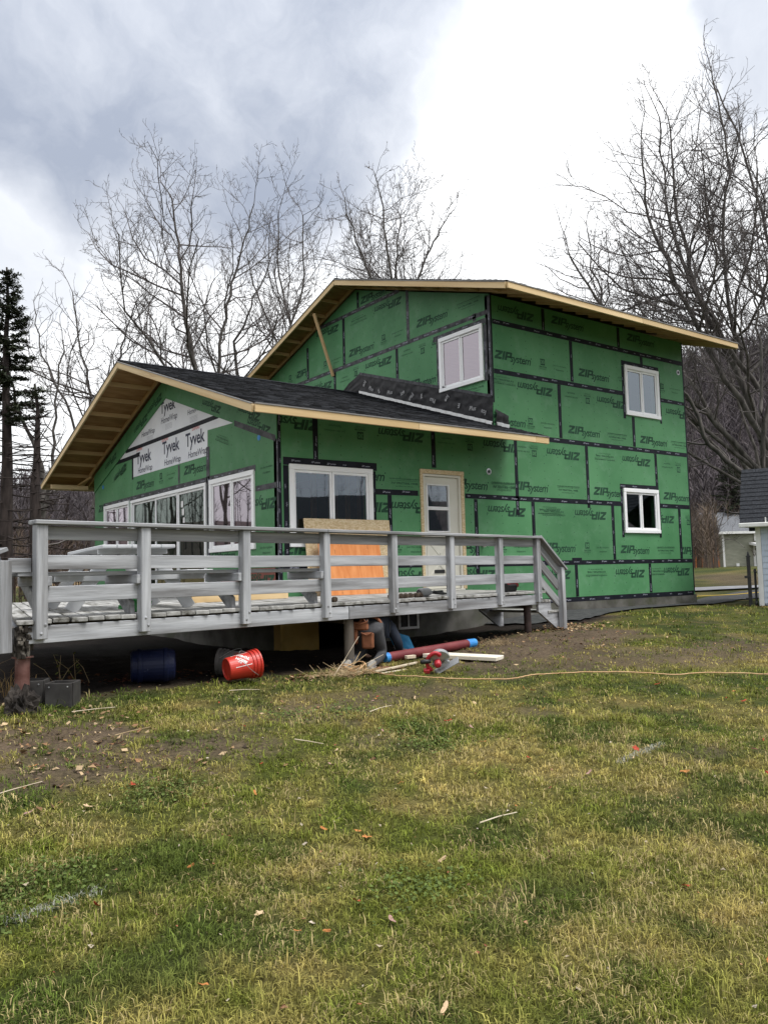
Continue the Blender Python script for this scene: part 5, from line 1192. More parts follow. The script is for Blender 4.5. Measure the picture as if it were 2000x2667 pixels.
# stray sticks on the lawn
for i, (x, y, dx, dy, lb) in enumerate(((1.95, 6.75, .36, .05, 'straight pale stick on the grass below the boxes'), (3.45, 7.05, .26, -.1, 'pale stick on the grass just below the orange bucket'), (2.0, 5.9, .30, .1, 'grey stick on the bare earth at left'), (1.0, 5.1, .34, .12, 'thin twig on the lawn at far left'), (3.05, 5.2, .14, -.16, 'short pale stick on green moss'), (3.1, 3.35, .28, .0, 'long straw stalk lying on the near lawn'), (4.0, 5.6, .3, .1, 'brown twig across the dark weedy patch'))):
    o = MB().tube([gp(x, y, .03), gp(x+dx*.5, y+dy*.5, .034), gp(x+dx, y+dy, .03)], [.004, .0035, .0025], 5).build('stick', M['pale_stick'] if i != 2 else M['straw']); tag(o, lb, 'stick')

# ------------------------------------------------------------------ the worker kneeling under the deck, seen from behind
def skin_body(name, chains, radii, mat, parent, root=0, sub=2):
    """chains: dict id -> point; edges list; grows a continuous skinned surface"""
    pts, edges = chains; me = bpy.data.meshes.new(name); me.from_pydata([tuple(p) for p in pts], edges, [])
    o = bpy.data.objects.new(name, me); link(o, parent)
    if parent is not None: o.matrix_parent_inverse = world_mat(parent).inverted()
    md = o.modifiers.new('Skin', 'SKIN'); md.use_smooth_shade = True
    sv = me.skin_vertices
    if len(sv):
        for i, r in enumerate(radii): sv[0].data[i].radius = (r, r) if not hasattr(r, '__len__') else r
        sv[0].data[root].use_root = True
    s2 = o.modifiers.new('Subdivision', 'SUBSURF'); s2.levels = sub; s2.render_levels = sub
    me.materials.append(mat); return o
wk0 = gp(5.72, 8.02); WF = (HF*.92+HR*.25).normalized(); WS = WF.cross(Z).normalized()
def wp(f, r, z): return wk0+WF*f+WS*r+Z*z
person = thing('person', 'worker kneeling under the deck in dark clothes with a leather tool belt', 'person', wk0)
# whole body as one surface: pelvis, spine, head, arms, legs
P = [wp(.05, 0, .42), wp(.22, 0, .43), wp(.42, 0, .42), wp(.55, 0, .40), wp(.64, 0, .40), wp(.74, 0, .37), wp(.80, 0, .34),
     wp(.04, -.11, .38), wp(.12, -.13, .12), wp(-.10, -.13, .07), wp(-.28, -.13, .06), wp(-.33, -.13, .02),
     wp(.04, .11, .38), wp(.14, .14, .12), wp(-.08, .15, .07), wp(-.26, .16, .06), wp(-.31, .16, .02),
     wp(.50, -.17, .37), wp(.50, -.23, .20), wp(.62, -.22, .06), wp(.50, .17, .37), wp(.52, .24, .20), wp(.66, .22, .06)]
E_ = [(0, 1), (1, 2), (2, 3), (3, 4), (4, 5), (5, 6), (0, 7), (7, 8), (8, 9), (9, 10), (10, 11), (0, 12), (12, 13), (13, 14), (14, 15), (15, 16), (3, 17), (17, 18), (18, 19), (3, 20), (20, 21), (21, 22)]
Rr = [.145, .135, .15, .12, .055, .095, .085, .10, .065, .055, .042, .04, .10, .065, .055, .042, .04, .062, .047, .034, .062, .047, .034]
body = skin_body('body', (P, E_), Rr, M['trouser'], person)
# jacket over the trunk and sleeves
J = [wp(.10, 0, .445), wp(.24, 0, .45), wp(.42, 0, .44), wp(.55, 0, .42), wp(.50, -.17, .38), wp(.50, -.235, .20), wp(.60, -.225, .09), wp(.50, .17, .38), wp(.52, .245, .20), wp(.64, .225, .09)]
skin_body('jacket', (J, [(0, 1), (1, 2), (2, 3), (3, 4), (4, 5), (5, 6), (3, 7), (7, 8), (8, 9)]), [.150, .150, .162, .128, .074, .060, .050, .074, .060, .050], M['navy_cloth'], person)
for sd_ in (-1, 1):
    hb = wp(.62+.04*(sd_ > 0), sd_*.22, .055); f_ = [hb, hb+WF*.05-Z*.02, hb+WF*.09-Z*.03]; hp = list(f_); he = [(0, 1), (1, 2)]; hr = [.026, .030, .026]
    for k, (o_, L) in enumerate(((-.026, .06), (-.009, .072), (.009, .068), (.026, .052))):
        i0 = len(hp); hp += [f_[2]+WS*o_+WF*.02, f_[2]+WS*o_+WF*(.02+L*.5)-Z*.004, f_[2]+WS*o_+WF*(.02+L)-Z*.014]; he += [(2, i0), (i0, i0+1), (i0+1, i0+2)]; hr += [.0095, .009, .0075]
    i0 = len(hp); hp += [f_[1]-WS*sd_*.035, f_[1]-WS*sd_*.055+WF*.035-Z*.01]; he += [(1, i0), (i0, i0+1)]; hr += [.012, .009]
    skin_body('hand', (hp, he), hr, M['skin'], person, 0, 1)
hd = lumpy(wp(.80, 0, .355), (.085, .105, .11), 2, 18, 12); hd.build('head', M['skin'], person, smooth=True)
cp2 = MB().lathe(wp(.79, 0, .39), Z, [(0, .112), (.03, .112), (.07, .10), (.105, .065), (.12, .001)], 20, close=False); cp2.obox(wp(.92, 0, .385), WF, WS, Z, .06, .075, .006, .003); cp2.build('cap', M['black'], person, smooth=True)
for sd_ in (-1, 1):
    b = wp(-.30, sd_*.145, .045); m = MB(); m.tube([b+WF*.06, b-WF*.0, b-WF*.10-Z*.015, b-WF*.17-Z*.03], [.036, .046, .042, .022], 12); m.obox(b-WF*.09-Z*.035, WF, WS, Z, .10, .042, .010, .006); m.build('shoe', M['shoe'], person, smooth=False)
# tool belt with pouches
m = MB(); ring = []
for k in range(22):
    t = 2*math.pi*k/21; ring.append(wp(.10+.03*math.sin(t), math.cos(t)*.150, .425+math.sin(t)*.135))
m.tube(ring, .019, 8, cap=False); belt = m.build('tool_belt', M['leather'], person, smooth=True)
def pouch(r, z, w, h, dd, nm, mt='leather'):
    c = wp(-.085, r, z); o = MB().obox(c, WS, WF, Z, w/2, dd/2, h/2, .018).build(nm, M[mt], belt)
    MB().tube([c+WS*(w/2)+Z*(h/2)-WF*(dd/2), c+Z*(h/2-.03)-WF*(dd/2+.01), c-WS*(w/2)+Z*(h/2)-WF*(dd/2)], .007, 6).build('rim', M['leather'], belt)
pouch(-.17, .33, .15, .17, .07, 'pouch'); pouch(.03, .29, .14, .19, .07, 'pouch'); pouch(-.06, .46, .20, .10, .05, 'tool_pocket'); pouch(.02, .50, .05, .07, .04, 'tape_measure', 'black')

# ------------------------------------------------------------------ beyond the house: shed, gate post, far house, parked car
QA = R(27); QR = HR*math.cos(QA)-HF*math.sin(QA); QF = HF*math.cos(QA)+HR*math.sin(QA)
sh = thing('shed', 'pale blue lap sided shed with dark shingle roof at the right edge', 'shed', (16.76, 9.41, .67))
so = V(16.78, 9.43, 0)+HR*.14
def spt(r, f, z): return so+QR*r+QF*f+Z*z
zb, ze = .66, 2.40
m = MB(); m.obox(spt(1.6, 1.3, (zb+ze)/2), QR, QF, Z, 1.58, 1.28, (ze-zb)/2-.01); m.build('wall', M['shed_blue'], sh)
z_ = zb+.05
while z_ < ze-.02:
    m = MB(); m.prism([spt(.10, -.004, z_), spt(.10, -.022, z_), spt(.10, -.006, z_+.128), spt(.10, .006, z_+.128)], QR*3.0); m.build('siding_board', M['shed_blue'], sh); z_ += .124
board('corner_trim', spt(.045, -.02, zb), spt(.045, -.02, ze), .03, .10, M['white'], sh, up=QR)
slp = lambda f: 2.42+(f+.3)*.80
for f0, f1, sg in ((-.30, 1.25, 1), (1.26, 2.85, -1)):
    za, zb2 = (slp(f0), slp(f1)) if sg > 0 else (slp(1.25), slp(1.25)-1.25)
    m = MB(); m.prism([spt(-.28, f0, za), spt(-.28, f1, zb2), spt(-.28, f1, zb2-.05), spt(-.28, f0, za-.05)], QR*3.7); rf = m.build('roof', M['shingle'], sh)
    if sg > 0:
        k = 0; f = f0
        while f < f1-.02:
            x = -.28-(k % 3)*.1
            while x < 3.4:
                w = .30; xa = max(x, -.29)
                m = MB(); m.prism([spt(xa, f-.01, slp(f)+.016), spt(xa, f+.13, slp(f+.13)+.004), spt(xa, f+.13, slp(f+.13)+.0), spt(xa, f-.01, slp(f)-.004)], QR*(x+w-.006-xa)); m.build('shingle', M['shingle'], rf); x += w
            f += .125; k += 1
m = MB(); m.obox(spt(1.5, -.33, 2.37), QR, QF, Z, 1.8, .05, .045, .012); m.build('gutter', M['white'], sh)
m = MB(); m.obox(spt(.22, -.30, 2.46), QR, QF, Z, .012, .02, .06); m.build('gutter_bracket', M['white'], sh)
m = MB(); m.obox(spt(1.5, -.16, 2.34), QR, QF, Z, 1.7, .14, .012); m.build('soffit', M['white'], sh)
gp_ = thing('gate_post', 'black pointed gate post with a narrow gate standing before the shed', 'gate', spt(-.16, -.25, .62))
board('post', spt(-.16, -.25, .55), spt(-.16, -.25, 1.70), .07, .07, M['black'], gp_, up=QR, ch=.006)
MB().lathe(spt(-.16, -.25, 1.70), Z, [(0, .048), (.02, .048), (.03, .03), (.10, .012), (.13, .001)], 10).build('finial', M['black'], gp_)
for z_ in (1.28, .82): MB().obox(spt(-.19, -.25, z_), QR, QF, Z, .06, .045, .025, .006).build('hinge', M['black'], gp_)
for i in range(5): MB().tube([spt(-.06, -.2+i*.12, .66), spt(-.06, -.2+i*.12, 1.45)], .011, 6).build('bar', M['black'], gp_)
for z_ in (.74, 1.40): MB().obox(spt(-.06, .04, z_), QR, QF, Z, .014, .30, .02).build('cross_rail', M['black'], gp_)
# far house in sage green
fh = thing('far_house', 'small sage green house with grey roof far beyond the lawn', 'house', (65, 39, 1.5)); fo = V(64.6, 38.7, 0)
def fpt(r, f, z): return fo+HR*r+HF*f+Z*z
m = MB(); m.obox(fpt(3.2, 3.5, 2.95), HR, HF, Z, 3.2, 3.5, 1.55); m.build('wall', M['sage'], fh)
z_ = 1.55
while z_ < 4.4: MB().prism([fpt(.12, -.01, z_), fpt(.12, -.045, z_), fpt(.12, -.015, z_+.12), fpt(.12, 0, z_+.12)], HR*6.2).build('siding_board', M['sage'], fh); z_ += .118
board('corner_trim', fpt(.05, -.05, 1.4), fpt(.05, -.05, 4.5), .05, .16, M['white'], fh, up=HR)
for f0, f1, za, zb2 in ((-.5, 3.5, 4.42, 6.35), (3.51, 7.5, 6.35, 4.42)):
    r_ = MB().prism([fpt(-.5, f0, za), fpt(-.5, f1, zb2), fpt(-.5, f1, zb2-.12), fpt(-.5, f0, za-.12)], HR*7.4).build('roof', M['grey_roof'], fh)
    board('fascia', fpt(-.5, f0-.03 if za < zb2 else f1+.03, 4.36), fpt(6.9, f0-.03 if za < zb2 else f1+.03, 4.36), .05, .2, M['white'], fh)
MB().obox(fpt(2.95, -.7, 3.35), HR, (HF+Z*.12).normalized(), Z, .75, .7, .10).build('porch_roof', M['white'], fh)
MB().obox(fpt(2.62, -.08, 2.4), HR, HF, Z, .09, .04, .95).build('door_trim', M['white'], fh); MB().obox(fpt(3.1, -.06, 2.4), HR, HF, Z, .38, .03, .9).build('shake_panel', M['grey_roof'], fh)
MB().obox(fpt(2.72, -.1, 4.0), HR, HF, Z, .07, .05, .35).build('downpipe', M['white'], fh); MB().obox(fpt(1.15, -.09, 1.66), HR, HF, Z, .12, .04, .12).build('meter_box', M['white'], fh)
# parked car, mostly behind the house corner
car = thing('car', 'white car parked far behind the right corner of the house', 'car', (55.5, 36, 1.45)); co_ = V(55.45, 35.75, 1.42)
def kp_(x, y, z): return co_+HR*x+HF*y+Z*z
prof = [(-4.3, .35), (-4.35, .8), (-4.2, 1.0), (-3.9, 1.45), (-2.0, 1.52), (-1.15, 1.02), (-.15, .92), (.02, .78), (.05, .35)]
MB().prism([kp_(x, -.88, z) for x, z in prof], HF*1.76).build('body', M['car_white'], car)
MB().prism([kp_(x, -.90, z) for x, z in ((-3.9, 1.05), (-3.75, 1.38), (-2.1, 1.43), (-1.35, 1.03))], HF*1.80).build('side_window', M['black'], car)
MB().prism([kp_(x, -.72, z) for x, z in ((-1.98, 1.49), (-1.18, 1.05), (-1.14, 1.07), (-1.94, 1.53))], HF*1.44).build('windscreen', M['black'], car)
for x in (-3.5, -.75):
    for y in (-.80, .80):
        w = MB().lathe(kp_(x, y-.11, .33), HF, [(0, .20), (0, .31), (.03, .34), (.19, .34), (.22, .31), (.22, .20)], 20).build('wheel', M['rubber'], car); MB().lathe(kp_(x, y-.115, .33), HF, [(0, .20), (.23, .20)], 14).build('rim', M['metal'], w)
for y in (-.62, .62): MB().obox(kp_(.02, y, .74), HR, HF, Z, .04, .17, .07, .02).build('headlight', M['metal'], car)
MB().obox(kp_(.05, 0, .47), HR, HF, Z, .05, .86, .12, .03).build('bumper', M['black'], car)

# neighbour's house behind the photographer: what the big window mirrors
nb = thing('neighbour_house', 'dark roofed house mirrored in the big window beside the door', 'house', (24, -15, 0)); no = V(23.5, -14.5, 0); na_, nf_ = V(.86, .5, 0), V(.5, -.86, 0)
def npt(a, f, z): return no+na_*a+nf_*f+Z*z
MB().obox(npt(0, 4, 1.9), na_, nf_, Z, 6, 4, 2.0).build('wall', M['sage'], nb)
for f0, f1, za, zb2 in ((-.6, 4, 3.6, 6.2), (4.01, 8.6, 6.2, 3.6)): MB().prism([npt(-6.5, f0, za), npt(-6.5, f1, zb2), npt(-6.5, f1, zb2-.15), npt(-6.5, f0, za-.15)], na_*13).build('roof', M['shingle'], nb)
for a in (-3.5, 0, 3.5): MB().obox(npt(a, -.02, 2.2), na_, nf_, Z, .6, .04, .7).build('window', M['white'], nb)
# ------------------------------------------------------------------ trees
def tubes_np(groups):
    """groups: dict (k, n) -> list of (pts k x 3, radii k); returns verts and quads"""
    co = []; fs = []; base = 0
    for (k, n), lst in groups.items():
        P = np.array([a for a, _ in lst], float); Rd = np.array([b for _, b in lst], float); m = len(lst)
        T = np.empty_like(P); T[:, 1:-1] = P[:, 2:]-P[:, :-2]; T[:, 0] = P[:, 1]-P[:, 0]; T[:, -1] = P[:, -1]-P[:, -2]
        T /= np.linalg.norm(T, axis=2, keepdims=True)+1e-9
        ref = np.where(np.abs(T[:, :1, 2:3]) > .9, np.array([1., 0, 0]), np.array([0, 0, 1.])); ref = np.broadcast_to(ref, T.shape)
        A = np.cross(T, ref); A /= np.linalg.norm(A, axis=2, keepdims=True)+1e-9; B = np.cross(T, A)
        ang = np.arange(n)*2*np.pi/n
        V_ = P[:, :, None]+(A[:, :, None]*np.cos(ang)[None, None, :, None]+B[:, :, None]*np.sin(ang)[None, None, :, None])*Rd[:, :, None, None]
        co.append(V_.reshape(-1, 3))
        b = base+np.arange(m)[:, None, None]*k*n; i = np.arange(k-1)[None, :, None]*n; j = np.arange(n)[None, None]
        j2 = (j+1) % n
        q = np.stack([b+i+j, b+i+j2, b+i+n+j2, b+i+n+j], -1).reshape(-1, 4); fs.append(q); base += m*k*n
    return np.concatenate(co), np.concatenate(fs)
class Tree:
    def __init__(s, seed, up=.12, dens=1.0, minr=.0065, maxlvl=4, spread=1.0):
        s.r = random.Random(seed); s.big = {}; s.small = {}; s.up = up; s.dens = dens; s.minr = minr; s.maxlvl = maxlvl; s.spread = spread; s.count = 0
    def put(s, pts, rad):
        r0 = rad[0]; n = 8 if r0 > .09 else 6 if r0 > .045 else 4 if r0 > .02 else 3
        (s.big if r0 > .05 else s.small).setdefault((len(pts), n), []).append((pts, rad)); s.count += 1
    def stem(s, pts, r0, r1, limbs=True, t0=.25, gap=.6, lf=.42):
        """main stem through given points, smoothed, then covered with limbs"""
        P = [tuple(p) for p in smooth_path(pts, 5)]; n = len(P)
        P = [(p[0]+s.r.gauss(0, .04), p[1]+s.r.gauss(0, .04), p[2]) for p in P]
        rad = [r0+(r1-r0)*(i/(n-1))**.8 for i in range(n)]; s.put(P, rad)
        L = sum(math.dist(P[i], P[i+1]) for i in range(n-1)); t = t0*L; acc = 0
        for i in range(n-1):
            d = math.dist(P[i], P[i+1])
            while acc+d > t:
                u = (t-acc)/d; p = tuple(P[i][k]+(P[i+1][k]-P[i][k])*u for k in range(3)); dr = tuple((P[i+1][k]-P[i][k])/d for k in range(3))
                rl = rad[i]; rem = 1-t/L
                ll = L*lf*(.34+.80*rem)*s.r.uniform(.55, 1.35); s.shoot(p, dr, ll, min(rl*.55, .008*ll+.006), 1)
                t += gap*s.r.uniform(.5, 1.4)/s.dens
            acc += d
        s.shoot(P[-1], tuple((P[-1][k]-P[-2][k]) for k in range(3)), L*.16, r1*.9, 2, ang=.1)
    def shoot(s, p, d, L, r, lvl, ang=None):
        rr = s.r; a = ang if ang is not None else math.radians(rr.uniform(38, 80) if lvl == 1 else rr.uniform(26, 60))*s.spread
        dx, dy, dz = d; l = math.sqrt(dx*dx+dy*dy+dz*dz)+1e-9; dx, dy, dz = dx/l, dy/l, dz/l
        # random perpendicular
        vx, vy, vz = rr.gauss(0, 1), rr.gauss(0, 1), rr.gauss(0, 1); q = vx*dx+vy*dy+vz*dz; vx, vy, vz = vx-q*dx, vy-q*dy, vz-q*dz; l = math.sqrt(vx*vx+vy*vy+vz*vz)+1e-9
        ca, sa = math.cos(a), math.sin(a); dx, dy, dz = dx*ca+vx/l*sa, dy*ca+vy/l*sa, dz*ca+vz/l*sa
        k = 6 if lvl == 1 else 5 if lvl == 2 else 4 if lvl == 3 else 3
        pts = [p]; st = L/(k-1); wob = .26 if lvl < 3 else .34
        x, y, z = p
        for i in range(k-1):
            dx += rr.gauss(0, wob); dy += rr.gauss(0, wob); dz += rr.gauss(0, wob*.8)+s.up*(1.6 if lvl < 3 else 1.1); l = math.sqrt(dx*dx+dy*dy+dz*dz)+1e-9; dx, dy, dz = dx/l, dy/l, dz/l
            x, y, z = x+dx*st, y+dy*st, z+dz*st; pts.append((x, y, z))
        r = max(r, s.minr); re = max(r*.35, s.minr*.7); rad = [r+(re-r)*i/(k-1) for i in range(k)]; s.put(pts, rad)
        if lvl >= s.maxlvl: return
        gap = {1: .40, 2: .26, 3: .13}[lvl]/s.dens; n = max(1, int(L*.85/gap))
        for i in range(n):
            t = .18+.82*(i+rr.random())/n; f = min(t, .999)*(k-1); j = int(f); u = f-j
            pp = tuple(pts[j][q]+(pts[j+1][q]-pts[j][q])*u for q in range(3)); dd = tuple(pts[j+1][q]-pts[j][q] for q in range(3))
            ll = L*rr.uniform(.28, .55)*(1.1-.5*t)
            if lvl >= 3: ll = min(ll, .30)*rr.uniform(.6, 1.2)
            if ll < .07: continue
            s.shoot(pp, dd, ll, rad[j]*.6, lvl+1)
    def build(s, name, label, base, group=None, bark='bark', twig='twig', cat='tree'):
        t = thing(name, label, cat, base, group)
        for nm, gset, mt in (('trunk', s.big, bark), ('crown', s.small, twig)):
            if not gset: continue
            co, fs = tubes_np(gset); me = np_mesh(nm, co, fs, M[mt]); me.polygons.foreach_set('use_smooth', np.ones(len(fs), bool))
            o = bpy.data.objects.new(nm, me); link(o, t); o.matrix_parent_inverse = world_mat(t).inverted()
        return t
def stand(Zd, px):
    """spot on the ground at forward distance Zd and sideways px (metres to the right)"""
    x = HF.x*Zd+HR.x*px; y = HF.y*Zd+HR.y*px; return V(x, y, gzf(x, y)-.15)
BG = 'bare trees behind the house'
def tree(seed, Zd, px, stems, label, name='bare_tree', group=BG, **k):
    b = stand(Zd, px); sk = {q: k.pop(q) for q in ('t0', 'gap', 'lf') if q in k}; k.setdefault('minr', .00021*Zd); k.setdefault('up', .085); T = Tree(seed, **k); rr = random.Random(seed+99)
    for pts, r0, r1 in stems:
        r0, r1 = r0*.62, r1*.7
        dp = rr.uniform(-.12, .12)
        P = [b+HR*l+HF*(h*dp+rr.uniform(-.1, .1)*(i > 0))+Z*h*(.90 if group == BG else .95) for i, (l, h) in enumerate(pts)]
        T.stem(P, r0, r1, **sk)
    return T.build(name, label, b, group)
# lateral / height paths of the main stems
tree(1, 32, -6.9, [([(0, 0), (.05, 5), (-.15, 9), (-.55, 12.5), (-.75, 15.2), (-1.0, 17.4)], .28, .035), ([(.1, 1), (.5, 7), (.55, 10.5), (.95, 13.5), (1.5, 15.6), (2.0, 17.6)], .18, .03), ([(-.1, 8.2), (-1.2, 10.2), (-2.6, 11.2), (-3.9, 12.6)], .10, .03), ([(0, 3), (.75, 8.0), (.8, 10)], .11, .05)], 'tallest bare tree behind the low roof, twin upright stems', t0=.40, gap=.55, lf=.43, dens=1.15)
tree(2, 34, -5.75, [([(0, 0), (.05, 6), (.0, 9.2), (-.35, 11.5), (.3, 13.6), (1.3, 16)], .22, .03), ([(.2, 5), (.9, 9), (1.8, 11.5), (2.6, 14), (2.8, 17.3)], .16, .03), ([(.1, 7), (-.9, 9.6), (-1.4, 12.5), (-1.0, 14.5)], .10, .025)], 'bare tree with spreading curved stems left of the high gable', t0=.42, gap=.6, lf=.40, dens=1.1)
tree(3, 39, -3.3, [([(0, 0), (-.1, 8), (-.5, 12), (-1.2, 15.5), (-1.3, 19.6)], .22, .03), ([(.2, 6), (.6, 11), (.8, 14.5), (1.3, 17)], .15, .03), ([(-.2, 8), (-1.6, 13), (-2.6, 16), (-3.0, 18)], .12, .03)], 'thin bare tree rising behind the left slope of the high roof', t0=.55, gap=.65, lf=.34, dens=.9)
tree(4, 40, 1.15, [([(0, 0), (-.1, 12), (.0, 15.5), (-.2, 18.5), (.1, 21.8)], .26, .03), ([(.1, 11), (.45, 15), (1.0, 17.5), (1.9, 19.5), (2.6, 20.8)], .16, .03), ([(-.2, 11), (-.9, 14.5), (-1.9, 17.5), (-2.7, 20.5)], .16, .03), ([(0, 13.5), (-.6, 17), (-.9, 20), (-1.2, 21.8)], .12, .03), ([(.2, 14.5), (1.2, 16.3), (2.4, 16.8), (3.0, 17.6)], .09, .025)], 'bare tree showing a fan-shaped crown above the high roof', t0=.50, gap=.38, lf=.38, dens=1.3)
tree(5, 30, -10.8, [([(0, 0), (.1, 5), (-.1, 7.5), (-.5, 10), (-1.2, 13.6)], .20, .03), ([(.1, 4), (.6, 8), (.9, 10.5), (1.3, 12)], .13, .03), ([(.0, 5), (-.8, 8), (-1.9, 10.5), (-2.2, 12.5)], .10, .025)], 'bare tree with upswept twigs left of the low gable peak', t0=.36, gap=.5, lf=.40)
t5_ = [o for o in bpy.data.objects if o.get('label', '').startswith('bare tree with upswept')][0]
tree(6, 24, -10.15, [([(0, 0), (.05, 3), (-.1, 5), (-.9, 7.2), (-1.3, 9.2)], .22, .03), ([(0, 2.6), (.5, 4.5), (.6, 6.5), (.9, 9)], .13, .025)], 'dark forked tree beside the conifer at the far left', t0=.25, gap=.5, lf=.30, dens=1.0)
tree(7, 42, -12.6, [([(0, 0), (.1, 7), (.4, 11), (.2, 15.4)], .17, .03), ([(.1, 5), (1.3, 10), (2.0, 13.4)], .11, .03), ([(.1, 6), (-1.3, 10), (-1.6, 13.8)], .10, .03)], 'slim bare tree seen over the low gable ridge', t0=.4, gap=.7, lf=.28, dens=.85)
tree(8, 30, -9.6, [([(0, 0), (.2, 4), (.4, 7), (.6, 10)], .20, .03), ([(.0, 3), (-.5, 5.5), (-.6, 8)], .12, .03)], 'mossy trunked tree close behind the gable corner', t0=.3, gap=.6, lf=.30)
def copy_tree(o, loc, rz, sc, label, group):
    c = o.copy(); link(c); c.location = loc; c.rotation_euler = (0, 0, rz); c.scale = (sc, sc, sc); tag(c, label, 'tree', group)
    for ch in o.children: q = ch.copy(); link(q, c); q.matrix_parent_inverse = ch.matrix_parent_inverse
    return c
for x, y, rz, sc in ((-5.5, 37, 1.0, 1.0), (-1.5, 35, 2.2, .9), (-9, 41, 3.5, 1.1), (-3.5, 42, 4.6, 1.0), (-13, 40, .4, 1.0), (-7, 32, 5.5, .8)):
    copy_tree(t5_, (x, y, gzf(x, y)-.15), rz, sc, 'bare tree outside the left edge, mirrored in the gable windows', 'bare trees mirrored in the gable windows')
RG = 'bare trees at the right'
tree(11, 25, 12.3, [([(0, 0), (-.2, 3.5), (-.9, 7), (-1.9, 10), (-2.4, 13), (-2.4, 17.0)], .30, .03), ([(-.3, 4), (-2.0, 6.8), (-3.3, 9.5), (-4.2, 12), (-4.4, 14.2)], .18, .03), ([(-.2, 3), (-2.2, 5.4), (-4.2, 7.6), (-5.8, 9.6), (-6.6, 11.0)], .17, .03), ([(-.8, 6.5), (-2.6, 9.6), (-3.4, 12.4), (-3.6, 15.4)], .14, .03), ([(-.5, 5), (.4, 9), (.2, 13), (-.8, 17.6)], .18, .03), ([(-.3, 3.4), (-3.2, 5.8), (-5.4, 7.6), (-7.0, 8.6)], .13, .025), ([(-1.2, 7.5), (-1.6, 11), (-1.3, 14.5), (-1.6, 17.4)], .12, .03), ([(-2.4, 5.6), (-4.6, 8.6), (-5.2, 10.8), (-5.4, 12.6)], .11, .025), ([(-.2, 2.8), (-2.6, 4.4), (-4.6, 5.6), (-6.4, 6.6)], .10, .025)], 'great bare tree leaning in from the right edge over the roof', t0=.32, gap=.36, lf=.38, group=RG, dens=1.25, up=.08)
tree(12, 21, 10.4, [([(0, 0), (-.3, 1.8), (-.8, 3.2), (-1.9, 4.4), (-2.2, 5.6), (-3.0, 6.4)], .20, .04), ([(-.75, 3.2), (-.8, 4.8), (-.75, 6.6), (-.9, 8.3)], .12, .03), ([(-.2, 1.7), (-1.0, 2.5), (-1.3, 2.45)], .09, .06), ([(-1.9, 4.4), (-2.9, 4.6), (-3.4, 4.9)], .05, .02), ([(.2, 2), (.3, 4.5), (.0, 7)], .14, .04)], 'crooked dark tree between the house corner and the shed', t0=.25, gap=.42, lf=.26, group=RG, dens=.85, up=.08)
tree(13, 33, 16.6, [([(0, 0), (-1.6, 4), (-3.8, 8), (-5.6, 11), (-6.6, 14.5)], .24, .03), ([(-1.3, 3), (-4.6, 7), (-7.6, 9.4), (-9.0, 10.6)], .15, .03), ([(-1.2, 4), (-2.2, 9), (-3.2, 14)], .14, .03), ([(-2.5, 5.5), (-5.4, 8.5), (-7.0, 11.6)], .12, .03)], 'bare tree behind the great one, its stems crossing the sky', t0=.34, gap=.45, lf=.28, group=RG, up=.14, dens=.85)
tree(14, 47, 18.2, [([(0, 0), (.1, 2.5), (-.3, 5)], .10, .03), ([(.1, .5), (-.8, 3), (-1.0, 5)], .07, .02), ([(.1, .4), (1.0, 3), (1.4, 4.6)], .07, .02)], 'small grey bare tree above the parked car', t0=.2, gap=.4, lf=.4, group=RG)
